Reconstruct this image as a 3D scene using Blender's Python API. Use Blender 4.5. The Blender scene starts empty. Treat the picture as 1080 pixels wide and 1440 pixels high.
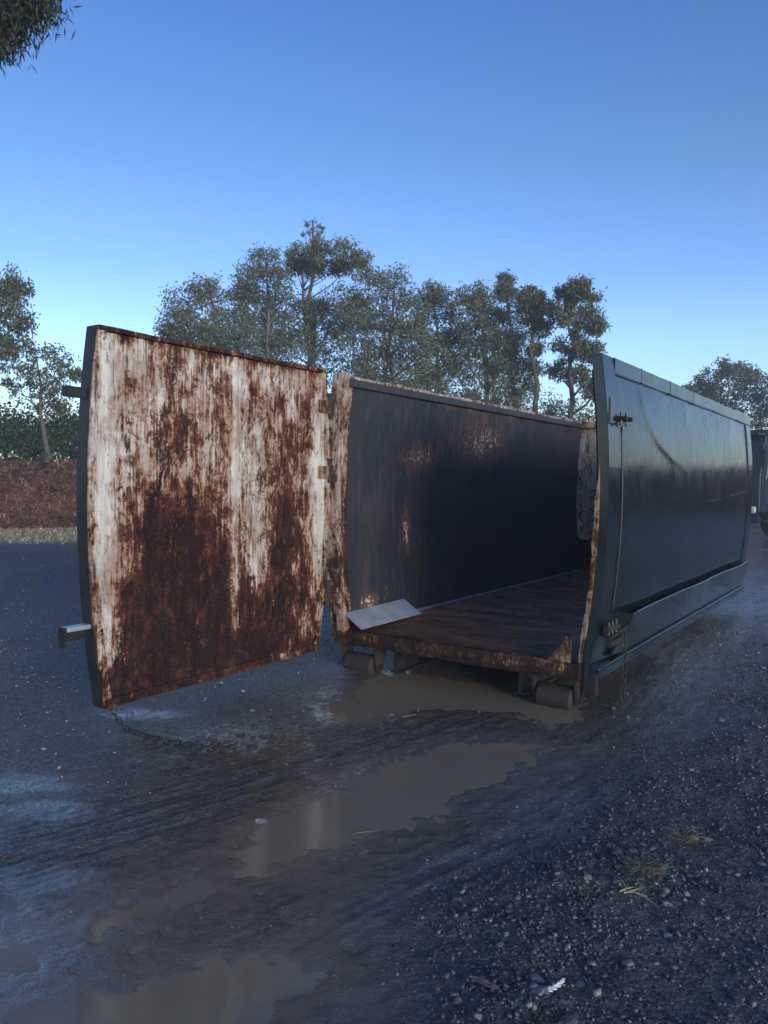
import bpy, bmesh, math, random
import numpy as np
from mathutils import Vector, Matrix
random.seed(7); RNG = np.random.default_rng(7)
S = bpy.context.scene
COL = S.collection
R = math.radians

# ------------------------------------------------------------------ camera
F_PX, PITCH, ROLL, EYE = 1130.0, 0.0404, 0.0159, 1.55
cam_d = bpy.data.cameras.new('camera'); cam = bpy.data.objects.new('camera', cam_d); COL.objects.link(cam)
cam_d.sensor_fit = 'VERTICAL'; cam_d.sensor_height = 36.0; cam_d.lens = F_PX / 1440 * 36
cam_d.clip_start = 0.05; cam_d.clip_end = 2000
cam.matrix_world = Matrix.Translation((0, 0, EYE)) @ Matrix.Rotation(math.pi/2 - PITCH, 4, 'X') @ Matrix.Rotation(ROLL, 4, 'Z')
S.camera = cam

# ------------------------------------------------------------------ sky, sun, exposure
SUN_AZ, SUN_EL = R(150), R(7)            # azimuth to the right of the view direction (+Y)
W = bpy.data.worlds.new('World'); S.world = W; W.use_nodes = True
wt = W.node_tree; wt.nodes.clear()
wo = wt.nodes.new('ShaderNodeOutputWorld'); wb = wt.nodes.new('ShaderNodeBackground')
sk = wt.nodes.new('ShaderNodeTexSky'); sk.sky_type = 'NISHITA'; sk.sun_disc = False
sk.sun_elevation = SUN_EL; sk.sun_rotation = SUN_AZ
sk.altitude = 0; sk.air_density = 1.0; sk.dust_density = 0.6; sk.ozone_density = 3.0
# clear dusk air: the band above the horizon pales evenly all the way round
tint = wt.nodes.new('ShaderNodeMix'); tint.data_type = 'RGBA'; tint.blend_type = 'MULTIPLY'; tint.inputs[0].default_value = 1.0
wc = wt.nodes.new('ShaderNodeTexCoord'); wx = wt.nodes.new('ShaderNodeSeparateXYZ'); wr = wt.nodes.new('ShaderNodeValToRGB')
wt.links.new(wc.outputs['Generated'], wx.inputs[0]); wt.links.new(wx.outputs[2], wr.inputs[0])
el = wr.color_ramp.elements
for k, (p_, c_) in enumerate([(0.0, (0.48, 0.45, 0.49)), (0.16, (0.385, 0.365, 0.455)), (0.24, (0.278, 0.275, 0.37)), (0.36, (0.205, 0.228, 0.290)), (0.50, (0.152, 0.193, 0.288)), (1.0, (0.148, 0.19, 0.285))]):
    e_ = el[k] if k < 2 else el.new(p_)
    e_.position = p_; e_.color = (*c_, 1)
wt.links.new(wr.outputs[0], tint.inputs[7])
wt.links.new(sk.outputs[0], tint.inputs[6]); wt.links.new(tint.outputs[2], wb.inputs[0])
wb.inputs[1].default_value = 0.15
wt.links.new(wb.outputs[0], wo.inputs[0])
sun_d = bpy.data.lights.new('sun', 'SUN'); sun = bpy.data.objects.new('sun', sun_d); COL.objects.link(sun)
sun_d.energy = 0.58; sun_d.angle = R(24); sun_d.color = (1.0, 0.96, 0.90)
sd = Vector((math.sin(SUN_AZ)*math.cos(SUN_EL), math.cos(SUN_AZ)*math.cos(SUN_EL), math.sin(SUN_EL)))
sun.rotation_euler = sd.to_track_quat('Z', 'Y').to_euler(); sun.location = (40, -10, 30)
vs = S.view_settings; vs.view_transform = 'Standard'; vs.look = 'None'; vs.exposure = 2.75; vs.gamma = 1.0
S.cycles.use_denoising = True; S.cycles.denoising_prefilter = 'NONE'
S.cycles.max_bounces = 6; S.cycles.transparent_max_bounces = 8

# ------------------------------------------------------------------ pixel -> place helpers (photo is 1080 x 1440)
def ray(px, py):
    u, v = px-540, py-720
    cr, sr = math.cos(ROLL), math.sin(ROLL)
    u, v = u*cr+v*sr, -u*sr+v*cr
    x, z = u/F_PX, -v/F_PX
    c, s = math.cos(PITCH), math.sin(PITCH)
    return np.array([x, c+z*s, -s+z*c])
def on_ground(px, py, z=0.0):
    r = ray(px, py); p = r*(z-EYE)/r[2]; return (p[0], p[1])
def at_depth(px, py, D):
    r = ray(px, py); p = r*D/r[1]; return np.array([p[0], p[1], p[2]+EYE])

# ------------------------------------------------------------------ numpy noise
def vnoise(x, y, seed=0):
    xi = np.floor(x).astype(np.int64); yi = np.floor(y).astype(np.int64)
    fx = x-xi; fy = y-yi; fx = fx*fx*(3-2*fx); fy = fy*fy*(3-2*fy)
    def h(a, b):
        n = (a*374761393 + b*668265263 + seed*1442695041) & 0xffffffff
        n = ((n ^ (n >> 13))*1274126177) & 0xffffffff
        n = n ^ (n >> 16)
        return (n & 0xffff)/32767.5 - 1
    a, b, c, d = h(xi, yi), h(xi+1, yi), h(xi, yi+1), h(xi+1, yi+1)
    return (a*(1-fx)+b*fx)*(1-fy) + (c*(1-fx)+d*fx)*fy
def fbm(x, y, oct=4, seed=0):
    s = 0; a = 1; t = 0
    for k in range(oct):
        s = s + a*vnoise(x*2**k, y*2**k, seed+k*17); t += a; a *= 0.5
    return s/t
def sstep(a, b, x):
    if isinstance(x, float):
        t = min(1.0, max(0.0, (x-a)/(b-a)))
    else: t = np.clip((x-a)/(b-a), 0, 1)
    return t*t*(3-2*t)

# ------------------------------------------------------------------ materials
class NT:
    def __init__(s, name):
        s.m = bpy.data.materials.new(name); s.m.use_nodes = True
        s.t = s.m.node_tree; s.n = s.t.nodes; s.b = s.n['Principled BSDF']
    def set(s, inp, v):
        i = s.b.inputs[inp]
        if isinstance(v, bpy.types.NodeSocket): s.t.links.new(v, i)
        else: i.default_value = v if not (isinstance(v, tuple) and len(v) == 3) else (*v, 1)
    def lk(s, v, i):
        if isinstance(v, bpy.types.NodeSocket): s.t.links.new(v, i)
        elif isinstance(v, tuple) and len(v) == 3 and i.type == 'RGBA': i.default_value = (*v, 1)
        else: i.default_value = v
    def coord(s, k='Object', scale=(1, 1, 1), rot=(0, 0, 0)):
        c = s.n.new('ShaderNodeTexCoord'); m = s.n.new('ShaderNodeMapping')
        s.t.links.new(c.outputs[k], m.inputs[0]); m.inputs['Scale'].default_value = scale; m.inputs['Rotation'].default_value = rot
        return m.outputs[0]
    def noise(s, vec, scale=5, detail=4, rough=0.55, dist=0.0):
        n = s.n.new('ShaderNodeTexNoise'); s.t.links.new(vec, n.inputs['Vector'])
        n.inputs['Scale'].default_value = scale; n.inputs['Detail'].default_value = detail
        n.inputs['Roughness'].default_value = rough; n.inputs['Distortion'].default_value = dist
        return n.outputs['Fac']
    def voro(s, vec, scale=5, feat='F1', out='Distance'):
        n = s.n.new('ShaderNodeTexVoronoi'); n.feature = feat; s.t.links.new(vec, n.inputs['Vector'])
        n.inputs['Scale'].default_value = scale; return n.outputs[out]
    def ramp(s, fac, stops, interp='LINEAR'):
        n = s.n.new('ShaderNodeValToRGB'); n.color_ramp.interpolation = interp
        e = n.color_ramp.elements
        while len(e) > 1: e.remove(e[-1])
        for k, (p, c) in enumerate(stops):
            q = e[0] if k == 0 else e.new(p)
            q.position = p; q.color = (*c, 1) if isinstance(c, tuple) else (c, c, c, 1)
        s.lk(fac, n.inputs[0]); return n.outputs[0]
    def mix(s, fac, a, b, blend='MIX'):
        n = s.n.new('ShaderNodeMix'); n.data_type = 'RGBA'; n.blend_type = blend
        s.lk(fac, n.inputs[0]); s.lk(a, n.inputs[6]); s.lk(b, n.inputs[7]); return n.outputs[2]
    def mth(s, op, a, b=0.0, c=0.0, clamp=False):
        n = s.n.new('ShaderNodeMath'); n.operation = op; n.use_clamp = clamp
        s.lk(a, n.inputs[0]); s.lk(b, n.inputs[1]); s.lk(c, n.inputs[2]); return n.outputs[0]
    def mr(s, v, a, b, c=0.0, d=1.0):
        n = s.n.new('ShaderNodeMapRange'); n.interpolation_type = 'SMOOTHSTEP'
        s.lk(v, n.inputs[0])
        for i, q in zip((1, 2, 3, 4), (a, b, c, d)): n.inputs[i].default_value = q
        return n.outputs[0]
    def attr(s, name):
        n = s.n.new('ShaderNodeAttribute'); n.attribute_name = name; return n.outputs['Fac']
    def bump(s, h, strength=0.5, dist=0.01, normal=None):
        n = s.n.new('ShaderNodeBump'); n.inputs['Strength'].default_value = strength; n.inputs['Distance'].default_value = dist
        s.t.links.new(h, n.inputs['Height'])
        if normal: s.t.links.new(normal, n.inputs['Normal'])
        return n.outputs[0]
    def rnd(s):
        return s.n.new('ShaderNodeObjectInfo').outputs['Random']

def m_peel(name, cream=(0.62, 0.60, 0.55), bias=0.0, use_attr=True, dark=(0.022, 0.010, 0.009), mid=(0.085, 0.026, 0.017), ora=(0.20, 0.075, 0.030), fleck=1.0):
    """old cream paint flaking off rusty steel; attribute 'wear' says how far it is gone"""
    t = NT(name)
    st = t.coord(scale=(1, 1, 0.16)); st2 = t.coord(scale=(1, 1, 0.07)); c = t.coord()   # vertical runs
    wear = t.attr('wear')
    n1 = t.noise(t.coord(scale=(1, 1, 0.45)), 12, 8, 0.74, 1.0); n2 = t.noise(c, 22, 6, 0.74, 1.5); n3 = t.noise(c, 3.2, 6, 0.66, 0.6); n4 = t.noise(st2, 55, 4, 0.65)
    v = t.mth('ADD', t.mth('MULTIPLY', n1, 0.9), t.mth('MULTIPLY', n2, 0.52))
    v = t.mth('ADD', v, t.mth('MULTIPLY', n3, 0.62))
    v = t.mth('ADD', v, t.mth('MULTIPLY', n4, 0.30))
    v = t.mth('SUBTRACT', v, 1.17)           # about zero mean
    v = t.mth('MULTIPLY_ADD', v, 2.2, wear)
    v = t.mth('ADD', v, bias)
    gone = t.mr(v, 0.44, 0.62)                # paint gone
    halo = t.mr(v, 0.02, 0.52)                # rust staining on the paint that is left
    paint = t.mix(t.mr(t.noise(st2, 30, 4, 0.6), 0.35, 0.7), cream, tuple(q*0.70 for q in cream))
    paint = t.mix(t.mth('MULTIPLY', t.mr(t.noise(c, 2.6, 5, 0.65, 0.7), 0.46, 0.64), 0.70), paint, (0.26, 0.195, 0.145))
    paint = t.mix(t.mth('MULTIPLY', halo, t.mr(n4, 0.25, 0.62, 0.25, 1.0)), paint, (0.265, 0.165, 0.105))
    rusty = t.mix(t.mr(v, 0.56, 0.80), ora, mid)
    rusty = t.mix(t.mr(v, 0.70, 1.05), rusty, dark)
    blot = t.noise(c, 5.5, 7, 0.74, 0.25)
    rusty = t.mix(t.mth('MULTIPLY', t.mr(blot, 0.50, 0.66), 0.8), rusty, tuple(q*1.75 for q in mid))
    rusty = t.mix(t.mr(t.noise(st, 9, 6, 0.7, 1.0), 0.54, 0.66), rusty, tuple(q*0.8 for q in dark))
    rusty = t.mix(t.mth('MULTIPLY', t.mr(t.noise(c, 70, 4, 0.7), 0.56, 0.68), 0.8*fleck), rusty, (0.19, 0.085, 0.045))
    rusty = t.mix(t.mth('MULTIPLY', t.mr(t.noise(st, 40, 5, 0.75), 0.665, 0.70), fleck), rusty, tuple(q*0.6 for q in cream))
    colr = t.mix(gone, paint, rusty)
    chip = t.mth('MULTIPLY', t.mr(t.noise(st, 13, 6, 0.78, 1.8), 0.57, 0.61), t.mr(n2, 0.40, 0.54))
    colr = t.mix(chip, colr, (0.020, 0.014, 0.014))
    drip = t.mth('MULTIPLY', t.mr(t.noise(st2, 26, 4, 0.6, 0.2), 0.60, 0.64), t.mr(t.noise(c, 3.1, 3), 0.44, 0.58))
    colr = t.mix(t.mth('MULTIPLY', drip, 0.85), colr, (0.030, 0.020, 0.018))
    wv = t.mth('ABSOLUTE', t.mth('SUBTRACT', t.noise(c, 5.0, 3, 0.5, 2.2), 0.5))
    colr = t.mix(t.mth('MULTIPLY', t.mr(wv, 0.0, 0.007, 1, 0), t.mr(t.noise(c, 3.3, 3), 0.52, 0.60)), colr, (0.035, 0.022, 0.020))
    t.set('Base Color', colr)
    t.set('Roughness', t.mth('MULTIPLY_ADD', gone, 0.32, 0.42)); t.set('Specular IOR Level', t.mth('MULTIPLY_ADD', gone, -0.32, 0.45))
    h = t.mth('MULTIPLY_ADD', gone, -0.6, t.mth('MULTIPLY', n2, 0.6))
    t.set('Normal', t.bump(h, 0.6, 0.004))
    return t.m

def m_dark_paint():
    t = NT('dark_green_paint')
    st = t.coord(scale=(1, 1, 0.07)); c = t.coord()
    n = t.noise(st, 26, 5, 0.65, 0.3); n2 = t.noise(c, 4, 4)
    top = t.attr('runs')
    col = t.mix(t.mr(n2, 0.35, 0.7), (0.0045, 0.0090, 0.0105), (0.0085, 0.0135, 0.0150))
    run = t.mth('MULTIPLY', t.mr(n, 0.50, 0.64), top)
    col = t.mix(t.mth('MULTIPLY', run, 0.30), col, (0.085, 0.10, 0.11))
    spk = t.mr(t.noise(c, 60, 2, 0.5), 0.715, 0.74)
    col = t.mix(t.mth('MULTIPLY', spk, 0.6), col, (0.12, 0.13, 0.13))
    t.set('Base Color', col)
    r = t.mth('MULTIPLY_ADD', t.mr(n2, 0.3, 0.75), 0.09, 0.11)
    r = t.mth('MULTIPLY_ADD', run, 0.20, r)
    t.set('Roughness', r); t.set('IOR', 1.72)
    b = t.bump(t.noise(t.coord(scale=(1, 1, 0.4)), 2.4, 3), 0.12, 0.02)
    t.set('Normal', t.bump(t.mth('MULTIPLY', n, t.mth('MULTIPLY_ADD', top, 0.8, 0.2)), 0.12, 0.003, b))
    return t.m

def m_inside():
    t = NT('grimy_wall_inside')
    st = t.coord(scale=(1, 1, 0.10)); c = t.coord()
    w = t.attr('wear')
    n = t.noise(st, 26, 5, 0.65); n2 = t.noise(c, 2.6, 5, 0.62, 0.5); n3 = t.noise(c, 30, 4, 0.6)
    col = t.mix(t.mr(n2, 0.35, 0.65), (0.018, 0.024, 0.034), (0.034, 0.030, 0.036))
    col = t.mix(t.mth('MULTIPLY', t.mr(n, 0.50, 0.70), 0.5), col, (0.080, 0.072, 0.076))
    pk = t.mth('MULTIPLY_ADD', t.mth('SUBTRACT', t.mth('ADD', n3, t.mth('MULTIPLY', n, 0.6)), 0.8), 1.3, w)
    col = t.mix(t.mth('MULTIPLY', t.mr(pk, 0.45, 0.60), 0.7), col, (0.13, 0.066, 0.042))
    col = t.mix(t.mr(pk, 0.78, 0.84), col, (0.42, 0.38, 0.33))
    t.set('Base Color', col); t.set('Roughness', t.mth('MULTIPLY_ADD', n, 0.3, 0.38))
    t.set('Normal', t.bump(t.mth('ADD', n, n3), 0.3, 0.004))
    return t.m

def m_floor():
    t = NT('wet_rusty_floor')
    c = t.coord(); st = t.coord(scale=(0.6, 1.5, 1))
    n = t.noise(st, 3.2, 5, 0.62, 0.4); n2 = t.noise(c, 14, 5, 0.65)
    col = t.mix(t.mr(n, 0.35, 0.68), (0.085, 0.044, 0.026), (0.42, 0.185, 0.090))
    col = t.mix(t.mth('MULTIPLY', t.mr(n2, 0.5, 0.7), 0.45), col, (0.028, 0.018, 0.014))
    near = t.attr('wear')
    col = t.mix(near, col, (0.016, 0.013, 0.012))
    t.set('Base Color', col)
    t.set('Roughness', t.mth('MULTIPLY_ADD', t.mr(n2, 0.35, 0.65), 0.3, 0.36)); t.set('Specular IOR Level', 0.3)
    t.set('Normal', t.bump(t.mth('ADD', n, n2), 0.35, 0.008))
    return t.m

def m_simple(name, col, rough=0.6, var=0.25, scale=8, metal=0.0, bump=0.2, bd=0.005, ior=1.5):
    t = NT(name); c = t.coord(); n = t.noise(c, scale, 5, 0.6)
    a = tuple(q*(1-var) for q in col); b = tuple(min(1, q*(1+var)) for q in col)
    t.set('Base Color', t.mix(t.mr(n, 0.3, 0.7), a, b)); t.set('Roughness', t.mth('MULTIPLY_ADD', n, 0.25, rough-0.12))
    t.set('Metallic', metal); t.set('IOR', ior)
    if bump: t.set('Normal', t.bump(t.noise(c, scale*4, 4), bump, bd))
    return t.m

def m_ground():
    t = NT('wet_gravel_ground')
    c = t.coord()
    wet = t.attr('wet'); mud = t.attr('mud'); gr = t.attr('gravel'); dg = t.attr('drygrass'); sh = t.attr('shore')
    n = t.noise(t.coord(scale=(0.55, 1.0, 1), rot=(0, 0, 0.9)), 0.9, 6, 0.66, 0.5); n2 = t.noise(c, 30, 5, 0.7); n3 = t.noise(c, 120, 3, 0.6); n5 = t.noise(c, 7, 5, 0.65)
    v = t.voro(c, 70); vc = t.voro(c, 70, 'F1', 'Color'); vb = t.voro(c, 28, 'F1', 'Color'); vbd = t.voro(c, 28)
    v2 = t.voro(c, 160)
    w = t.mth('MULTIPLY_ADD', t.mth('SUBTRACT', n2, 0.5), 0.7, wet)
    base = t.mix(t.mr(n, 0.35, 0.65), (0.060, 0.061, 0.064), (0.135, 0.132, 0.130))
    base = t.mix(t.mth('MULTIPLY', t.mr(n5, 0.45, 0.7), 0.55), base, (0.030, 0.030, 0.033))
    grain = t.mix(t.mr(vc, 0.1, 0.9), (0.022, 0.023, 0.027), (0.225, 0.22, 0.215))
    base = t.mix(t.mth('MULTIPLY', gr, 0.75), base, grain)
    fl_ = t.mth('MULTIPLY', t.mr(vb, 0.72, 0.80), t.mr(vbd, 0.30, 0.42, 1, 0))
    base = t.mix(t.mth('MULTIPLY', fl_, 0.8), base, (0.20, 0.198, 0.195))
    base = t.mix(mud, base, t.mix(t.mr(n2, 0.3, 0.7), (0.046, 0.038, 0.028), (0.115, 0.094, 0.068)))
    base = t.mix(t.mth('MULTIPLY', t.mr(w, 0.3, 0.8), t.mth('MULTIPLY_ADD', mud, -0.35, 0.45)), base, (0.022, 0.020, 0.018))
    base = t.mix(t.mth('MULTIPLY', t.attr('pale'), 0.85), base, t.mix(n5, (0.15, 0.145, 0.135), (0.33, 0.32, 0.30)))  # lighter track clay; stands in for sky reflected off the wet track
    base = t.mix(t.mth('MULTIPLY', t.mth('MULTIPLY', sh, mud), 0.85), base, t.mix(n5, (0.105, 0.086, 0.062), (0.160, 0.132, 0.096)))
    spk = t.mth('MULTIPLY', t.mr(n3, 0.66, 0.72), t.mth('MULTIPLY_ADD', mud, -0.45, 0.55))
    base = t.mix(spk, base, (0.34, 0.33, 0.31))
    base = t.mix(dg, base, t.mix(t.mr(n2, 0.3, 0.7), (0.40, 0.34, 0.17), (0.60, 0.50, 0.26)))
    t.set('Base Color', base)
    t.set('Roughness', t.mth('MULTIPLY_ADD', sh, -0.06, t.mr(w, 0.05, 0.85, 0.52, 0.075)))
    t.set('IOR', 1.5)
    hg = t.mth('MULTIPLY_ADD', v, -0.8, t.mth('MULTIPLY', n3, 0.35))
    hg = t.mth('MULTIPLY_ADD', v2, -0.4, hg)
    calm = t.mth('MULTIPLY_ADD', sh, -0.7, 1.0)
    b1 = t.n.new('ShaderNodeBump'); t.lk(hg, b1.inputs['Height']); b1.inputs['Distance'].default_value = 0.026
    t.lk(t.mth('MULTIPLY', calm, t.mth('MULTIPLY_ADD', gr, 0.6, 0.4)), b1.inputs['Strength'])
    b2 = t.n.new('ShaderNodeBump'); t.lk(n2, b2.inputs['Height']); b2.inputs['Distance'].default_value = 0.018
    t.lk(t.mth('MULTIPLY', calm, 0.9), b2.inputs['Strength']); t.t.links.new(b1.outputs[0], b2.inputs['Normal'])
    t.set('Normal', b2.outputs[0])
    # film of water on the wet parts: smoother than the grit below it
    film = t.mr(t.mth('MULTIPLY_ADD', t.mth('SUBTRACT', n5, 0.5), 1.1, w), 0.42, 0.80)
    t.set('Coat Weight', film); t.set('Coat Roughness', 0.07); t.set('Coat IOR', 1.38)
    t.set('Coat Normal', t.bump(t.noise(c, 24, 5, 0.65), 0.7, 0.012))
    return t.m

def m_water():
    t = NT('muddy_water'); c = t.coord()
    n = t.noise(c, 2.2, 3)
    t.set('Base Color', t.mix(n, (0.195, 0.155, 0.105), (0.230, 0.184, 0.125)))
    t.set('Roughness', 0.07); t.set('IOR', 1.33)
    t.set('Normal', t.bump(t.noise(c, 14, 3), 0.10, 0.008))
    return t.m

def m_leaf(name, a, b, tr=0.25):
    t = NT(name); c = t.coord(); g = t.attr('shade')
    col = t.mix(g, a, b)
    t.set('Base Color', col); t.set('Roughness', 0.5); t.set('IOR', 1.4)
    tb = t.n.new('ShaderNodeBsdfTranslucent'); t.lk(col, tb.inputs[0])
    mx = t.n.new('ShaderNodeMixShader'); mx.inputs[0].default_value = tr
    t.t.links.new(t.b.outputs[0], mx.inputs[1]); t.t.links.new(tb.outputs[0], mx.inputs[2])
    t.t.links.new(mx.outputs[0], t.n['Material Output'].inputs[0])
    return t.m

M = {}
M['door'] = m_peel('flaking_cream_paint_on_rust', cream=(0.59, 0.60, 0.55), dark=(0.015, 0.0080, 0.0085), mid=(0.054, 0.020, 0.015), ora=(0.175, 0.078, 0.036), fleck=0.45)
M['post'] = m_peel('flaking_post_paint', cream=(0.50, 0.48, 0.43), dark=(0.020, 0.012, 0.011), mid=(0.045, 0.024, 0.018), ora=(0.15, 0.080, 0.040))
M['sill'] = m_peel('rusty_sill', cream=(0.30, 0.26, 0.19), dark=(0.016, 0.010, 0.009), mid=(0.036, 0.020, 0.014), ora=(0.13, 0.075, 0.034), fleck=0.35)
M['dark'] = m_dark_paint()
M['inside'] = m_inside()
M['floor'] = m_floor()
M['black_steel'] = m_simple('grimy_black_steel', (0.016, 0.018, 0.020), 0.42, 0.4, 12)
M['rust_steel'] = m_simple('brown_rusted_steel', (0.024, 0.018, 0.016), 0.78, 0.45, 20, bump=0.5)
M['chain'] = m_simple('dull_chain_steel', (0.040, 0.036, 0.033), 0.45, 0.4, 40, metal=0.5)
M['plate'] = m_simple('pale_steel_plate', (0.36, 0.41, 0.46), 0.36, 0.20, 6, metal=0.35, bump=0.1)
M['ground'] = m_ground()
M['water'] = m_water()
M['stone_dark'] = m_simple('dark_gravel_stone', (0.060, 0.061, 0.065), 0.55, 0.4, 14, bump=0.4)
M['stone_pale'] = m_simple('grey_gravel_stone', (0.17, 0.167, 0.163), 0.6, 0.3, 14, bump=0.4)
M['bark'] = m_simple('grey_brown_bark', (0.085, 0.070, 0.058), 0.85, 0.45, 5, bump=0.8, bd=0.03)
M['leaf'] = m_leaf('eucalypt_leaf', (0.054, 0.073, 0.045), (0.150, 0.170, 0.096))
M['leaf2'] = m_leaf('olive_leaf', (0.064, 0.076, 0.046), (0.165, 0.175, 0.105))
M['leaf_green'] = m_leaf('hedge_leaf', (0.026, 0.052, 0.028), (0.065, 0.105, 0.052))
M['leaf_dark'] = m_leaf('dark_gum_leaf', (0.016, 0.024, 0.018), (0.045, 0.056, 0.036), 0.15)
M['mulch'] = m_simple('red_brown_mulch', (0.17, 0.070, 0.042), 0.9, 0.6, 9, bump=1.0, bd=0.06)
M['straw'] = m_simple('dry_straw', (0.52, 0.44, 0.23), 0.8, 0.3, 9, bump=0)
M['straw_dim'] = m_simple('dull_dry_grass', (0.15, 0.13, 0.075), 0.8, 0.3, 9, bump=0)
M['chips'] = m_simple('mulch_chips', (0.29, 0.145, 0.092), 0.9, 0.7, 3, bump=0)

# ------------------------------------------------------------------ mesh helpers
def tag(o, label=None, cat=None, group=None, kind=None):
    if label: o['label'] = label
    if cat: o['category'] = cat
    if group: o['group'] = group
    if kind: o['kind'] = kind
    return o
def link(name, me, mat=None, parent=None):
    o = bpy.data.objects.new(name, me); COL.objects.link(o)
    if mat is not None and me is not None and len(me.materials) == 0: me.materials.append(mat)
    if parent: o.parent = parent
    return o
def empty(name, loc, rz=0.0):
    o = bpy.data.objects.new(name, None); COL.objects.link(o)
    o.location = loc; o.rotation_euler = (0, 0, rz); o.empty_display_size = 0.2
    return o
def np_mesh(name, V, Fc, attrs=None, smooth=False):
    """V (n,3), Fc (m,k) same-size faces"""
    V = np.asarray(V, np.float32); Fc = np.asarray(Fc, np.int32)
    me = bpy.data.meshes.new(name); k = Fc.shape[1]
    me.vertices.add(len(V)); me.vertices.foreach_set('co', V.ravel())
    me.loops.add(Fc.size); me.loops.foreach_set('vertex_index', Fc.ravel())
    me.polygons.add(len(Fc)); me.polygons.foreach_set('loop_start', np.arange(0, Fc.size, k, dtype=np.int32))
    me.update(calc_edges=True)
    if smooth: me.polygons.foreach_set('use_smooth', np.ones(len(Fc), bool))
    for n, a in (attrs or {}).items():
        at = me.attributes.new(n, 'FLOAT', 'POINT'); at.data.foreach_set('value', np.asarray(a, np.float32).ravel())
    me.validate(); return me
class MB:
    def __init__(s): s.v = []; s.f = []
    def box(s, x0, x1, y0, y1, z0, z1, mtx=None):
        k = len(s.v); P = [(x, y, z) for z in (z0, z1) for y in (y0, y1) for x in (x0, x1)]
        if mtx: P = [tuple(mtx @ Vector(p)) for p in P]
        s.v += P
        s.f += [tuple(k+i for i in q) for q in ((0,2,3,1),(4,5,7,6),(0,1,5,4),(2,6,7,3),(0,4,6,2),(1,3,7,5))]
        return s
    def loft(s, rings, caps=True, closed=True):
        k = len(s.v); n = len(rings[0])
        for r in rings: s.v += [tuple(p) for p in r]
        for a in range(len(rings)-1):
            for b in range(n if closed else n-1):
                c = (b+1) % n
                s.f.append((k+a*n+b, k+a*n+c, k+(a+1)*n+c, k+(a+1)*n+b))
        if caps and closed:
            s.f.append(tuple(k+i for i in range(n))[::-1]); s.f.append(tuple(k+(len(rings)-1)*n+i for i in range(n)))
        return s
    def tube(s, pts, rad, seg=8, caps=True):
        pts = [Vector(p) for p in pts]; rings = []
        up = Vector((0.13, 0.21, 1)).normalized()
        for i, p in enumerate(pts):
            t = (pts[min(i+1, len(pts)-1)] - pts[max(i-1, 0)])
            t = t.normalized() if t.length > 1e-9 else Vector((0, 0, 1))
            a = t.cross(up)
            if a.length < 1e-3: a = t.cross(Vector((1, 0, 0)))
            a.normalize(); b = t.cross(a)
            r = rad[i] if isinstance(rad, (list, tuple)) else rad
            rings.append([p + (a*math.cos(2*math.pi*j/seg) + b*math.sin(2*math.pi*j/seg))*r for j in range(seg)])
        return s.loft(rings, caps)
    def grid(s, fn, nu, nv):
        k = len(s.v)
        for i in range(nu+1):
            for j in range(nv+1): s.v.append(fn(i/nu, j/nv))
        for i in range(nu):
            for j in range(nv):
                a = k+i*(nv+1)+j; s.f.append((a, a+nv+1, a+nv+2, a+1))
        return s
    def build(s, name, mat, parent=None, bevel=0.0, smooth=False, attrs=None, seg=2):
        me = bpy.data.meshes.new(name); me.from_pydata(s.v, [], s.f); me.update()
        for n, fn in (attrs or {}).items():
            at = me.attributes.new(n, 'FLOAT', 'POINT')
            at.data.foreach_set('value', np.array([fn(*v) for v in s.v], np.float32))
        bm = bmesh.new(); bm.from_mesh(me)
        bmesh.ops.recalc_face_normals(bm, faces=bm.faces)
        if bevel:
            bmesh.ops.bevel(bm, geom=[e for e in bm.edges if len(e.link_faces) == 2 and e.calc_face_angle(0) > 0.5], offset=bevel, segments=seg, affect='EDGES', clamp_overlap=True)
        bm.to_mesh(me); bm.free()
        if smooth: me.polygons.foreach_set('use_smooth', np.ones(len(me.polygons), bool))
        return link(name, me, mat, parent)

def _h(a, b):
    n = (a*374761393 + b*668265263) & 0xffffffff
    n = ((n ^ (n >> 13))*1274126177) & 0xffffffff
    return ((n ^ (n >> 16)) & 0xffff)/32767.5 - 1
def _v(x, y):
    xi = math.floor(x); yi = math.floor(y); fx = x-xi; fy = y-yi; fx *= fx*(3-2*fx); fy *= fy*(3-2*fy)
    a, b, c, d = _h(xi, yi), _h(xi+1, yi), _h(xi, yi+1), _h(xi+1, yi+1)
    return (a+(b-a)*fx)*(1-fy) + (c+(d-c)*fx)*fy
def pn(x, y, z=0.0):   # scalar noise for small meshes
    y += z*7.3
    return (_v(x, y)+0.5*_v(2*x+17, 2*y)+0.25*_v(4*x+31, 4*y))/1.75

# ================================================================== GROUND
TH = 0.5813; CX, CY = 0.493, 5.897            # where the bin stands and how it is turned
def w2bx(x, y): return math.cos(TH)*(x-CX)-math.sin(TH)*(y-CY)
def poly_px(P): return np.array([on_ground(x, y) for x, y in P])
PUD = [
 poly_px([(415,1002),(440,975),(500,945),(560,938),(700,950),(800,960),(880,950),(893,985),(882,1015),(840,1035),(770,1040),(705,1020),(640,1012),(560,1020),(500,1030),(440,1026)]),
 poly_px([(470,1120),(540,1072),(640,1050),(725,1047),(748,1064),(705,1093),(640,1130),(560,1162),(490,1185),(400,1212),(330,1232),(372,1168)]),
 poly_px([(300,1232),(225,1256),(110,1303),(0,1350),(-70,1378),(-70,1402),(0,1370),(110,1320),(235,1282),(310,1256)]),
 poly_px([(105,1398),(190,1392),(260,1362),(340,1342),(430,1348),(455,1366),(430,1402),(360,1442),(200,1492),(20,1500),(50,1438)]),
]
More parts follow.
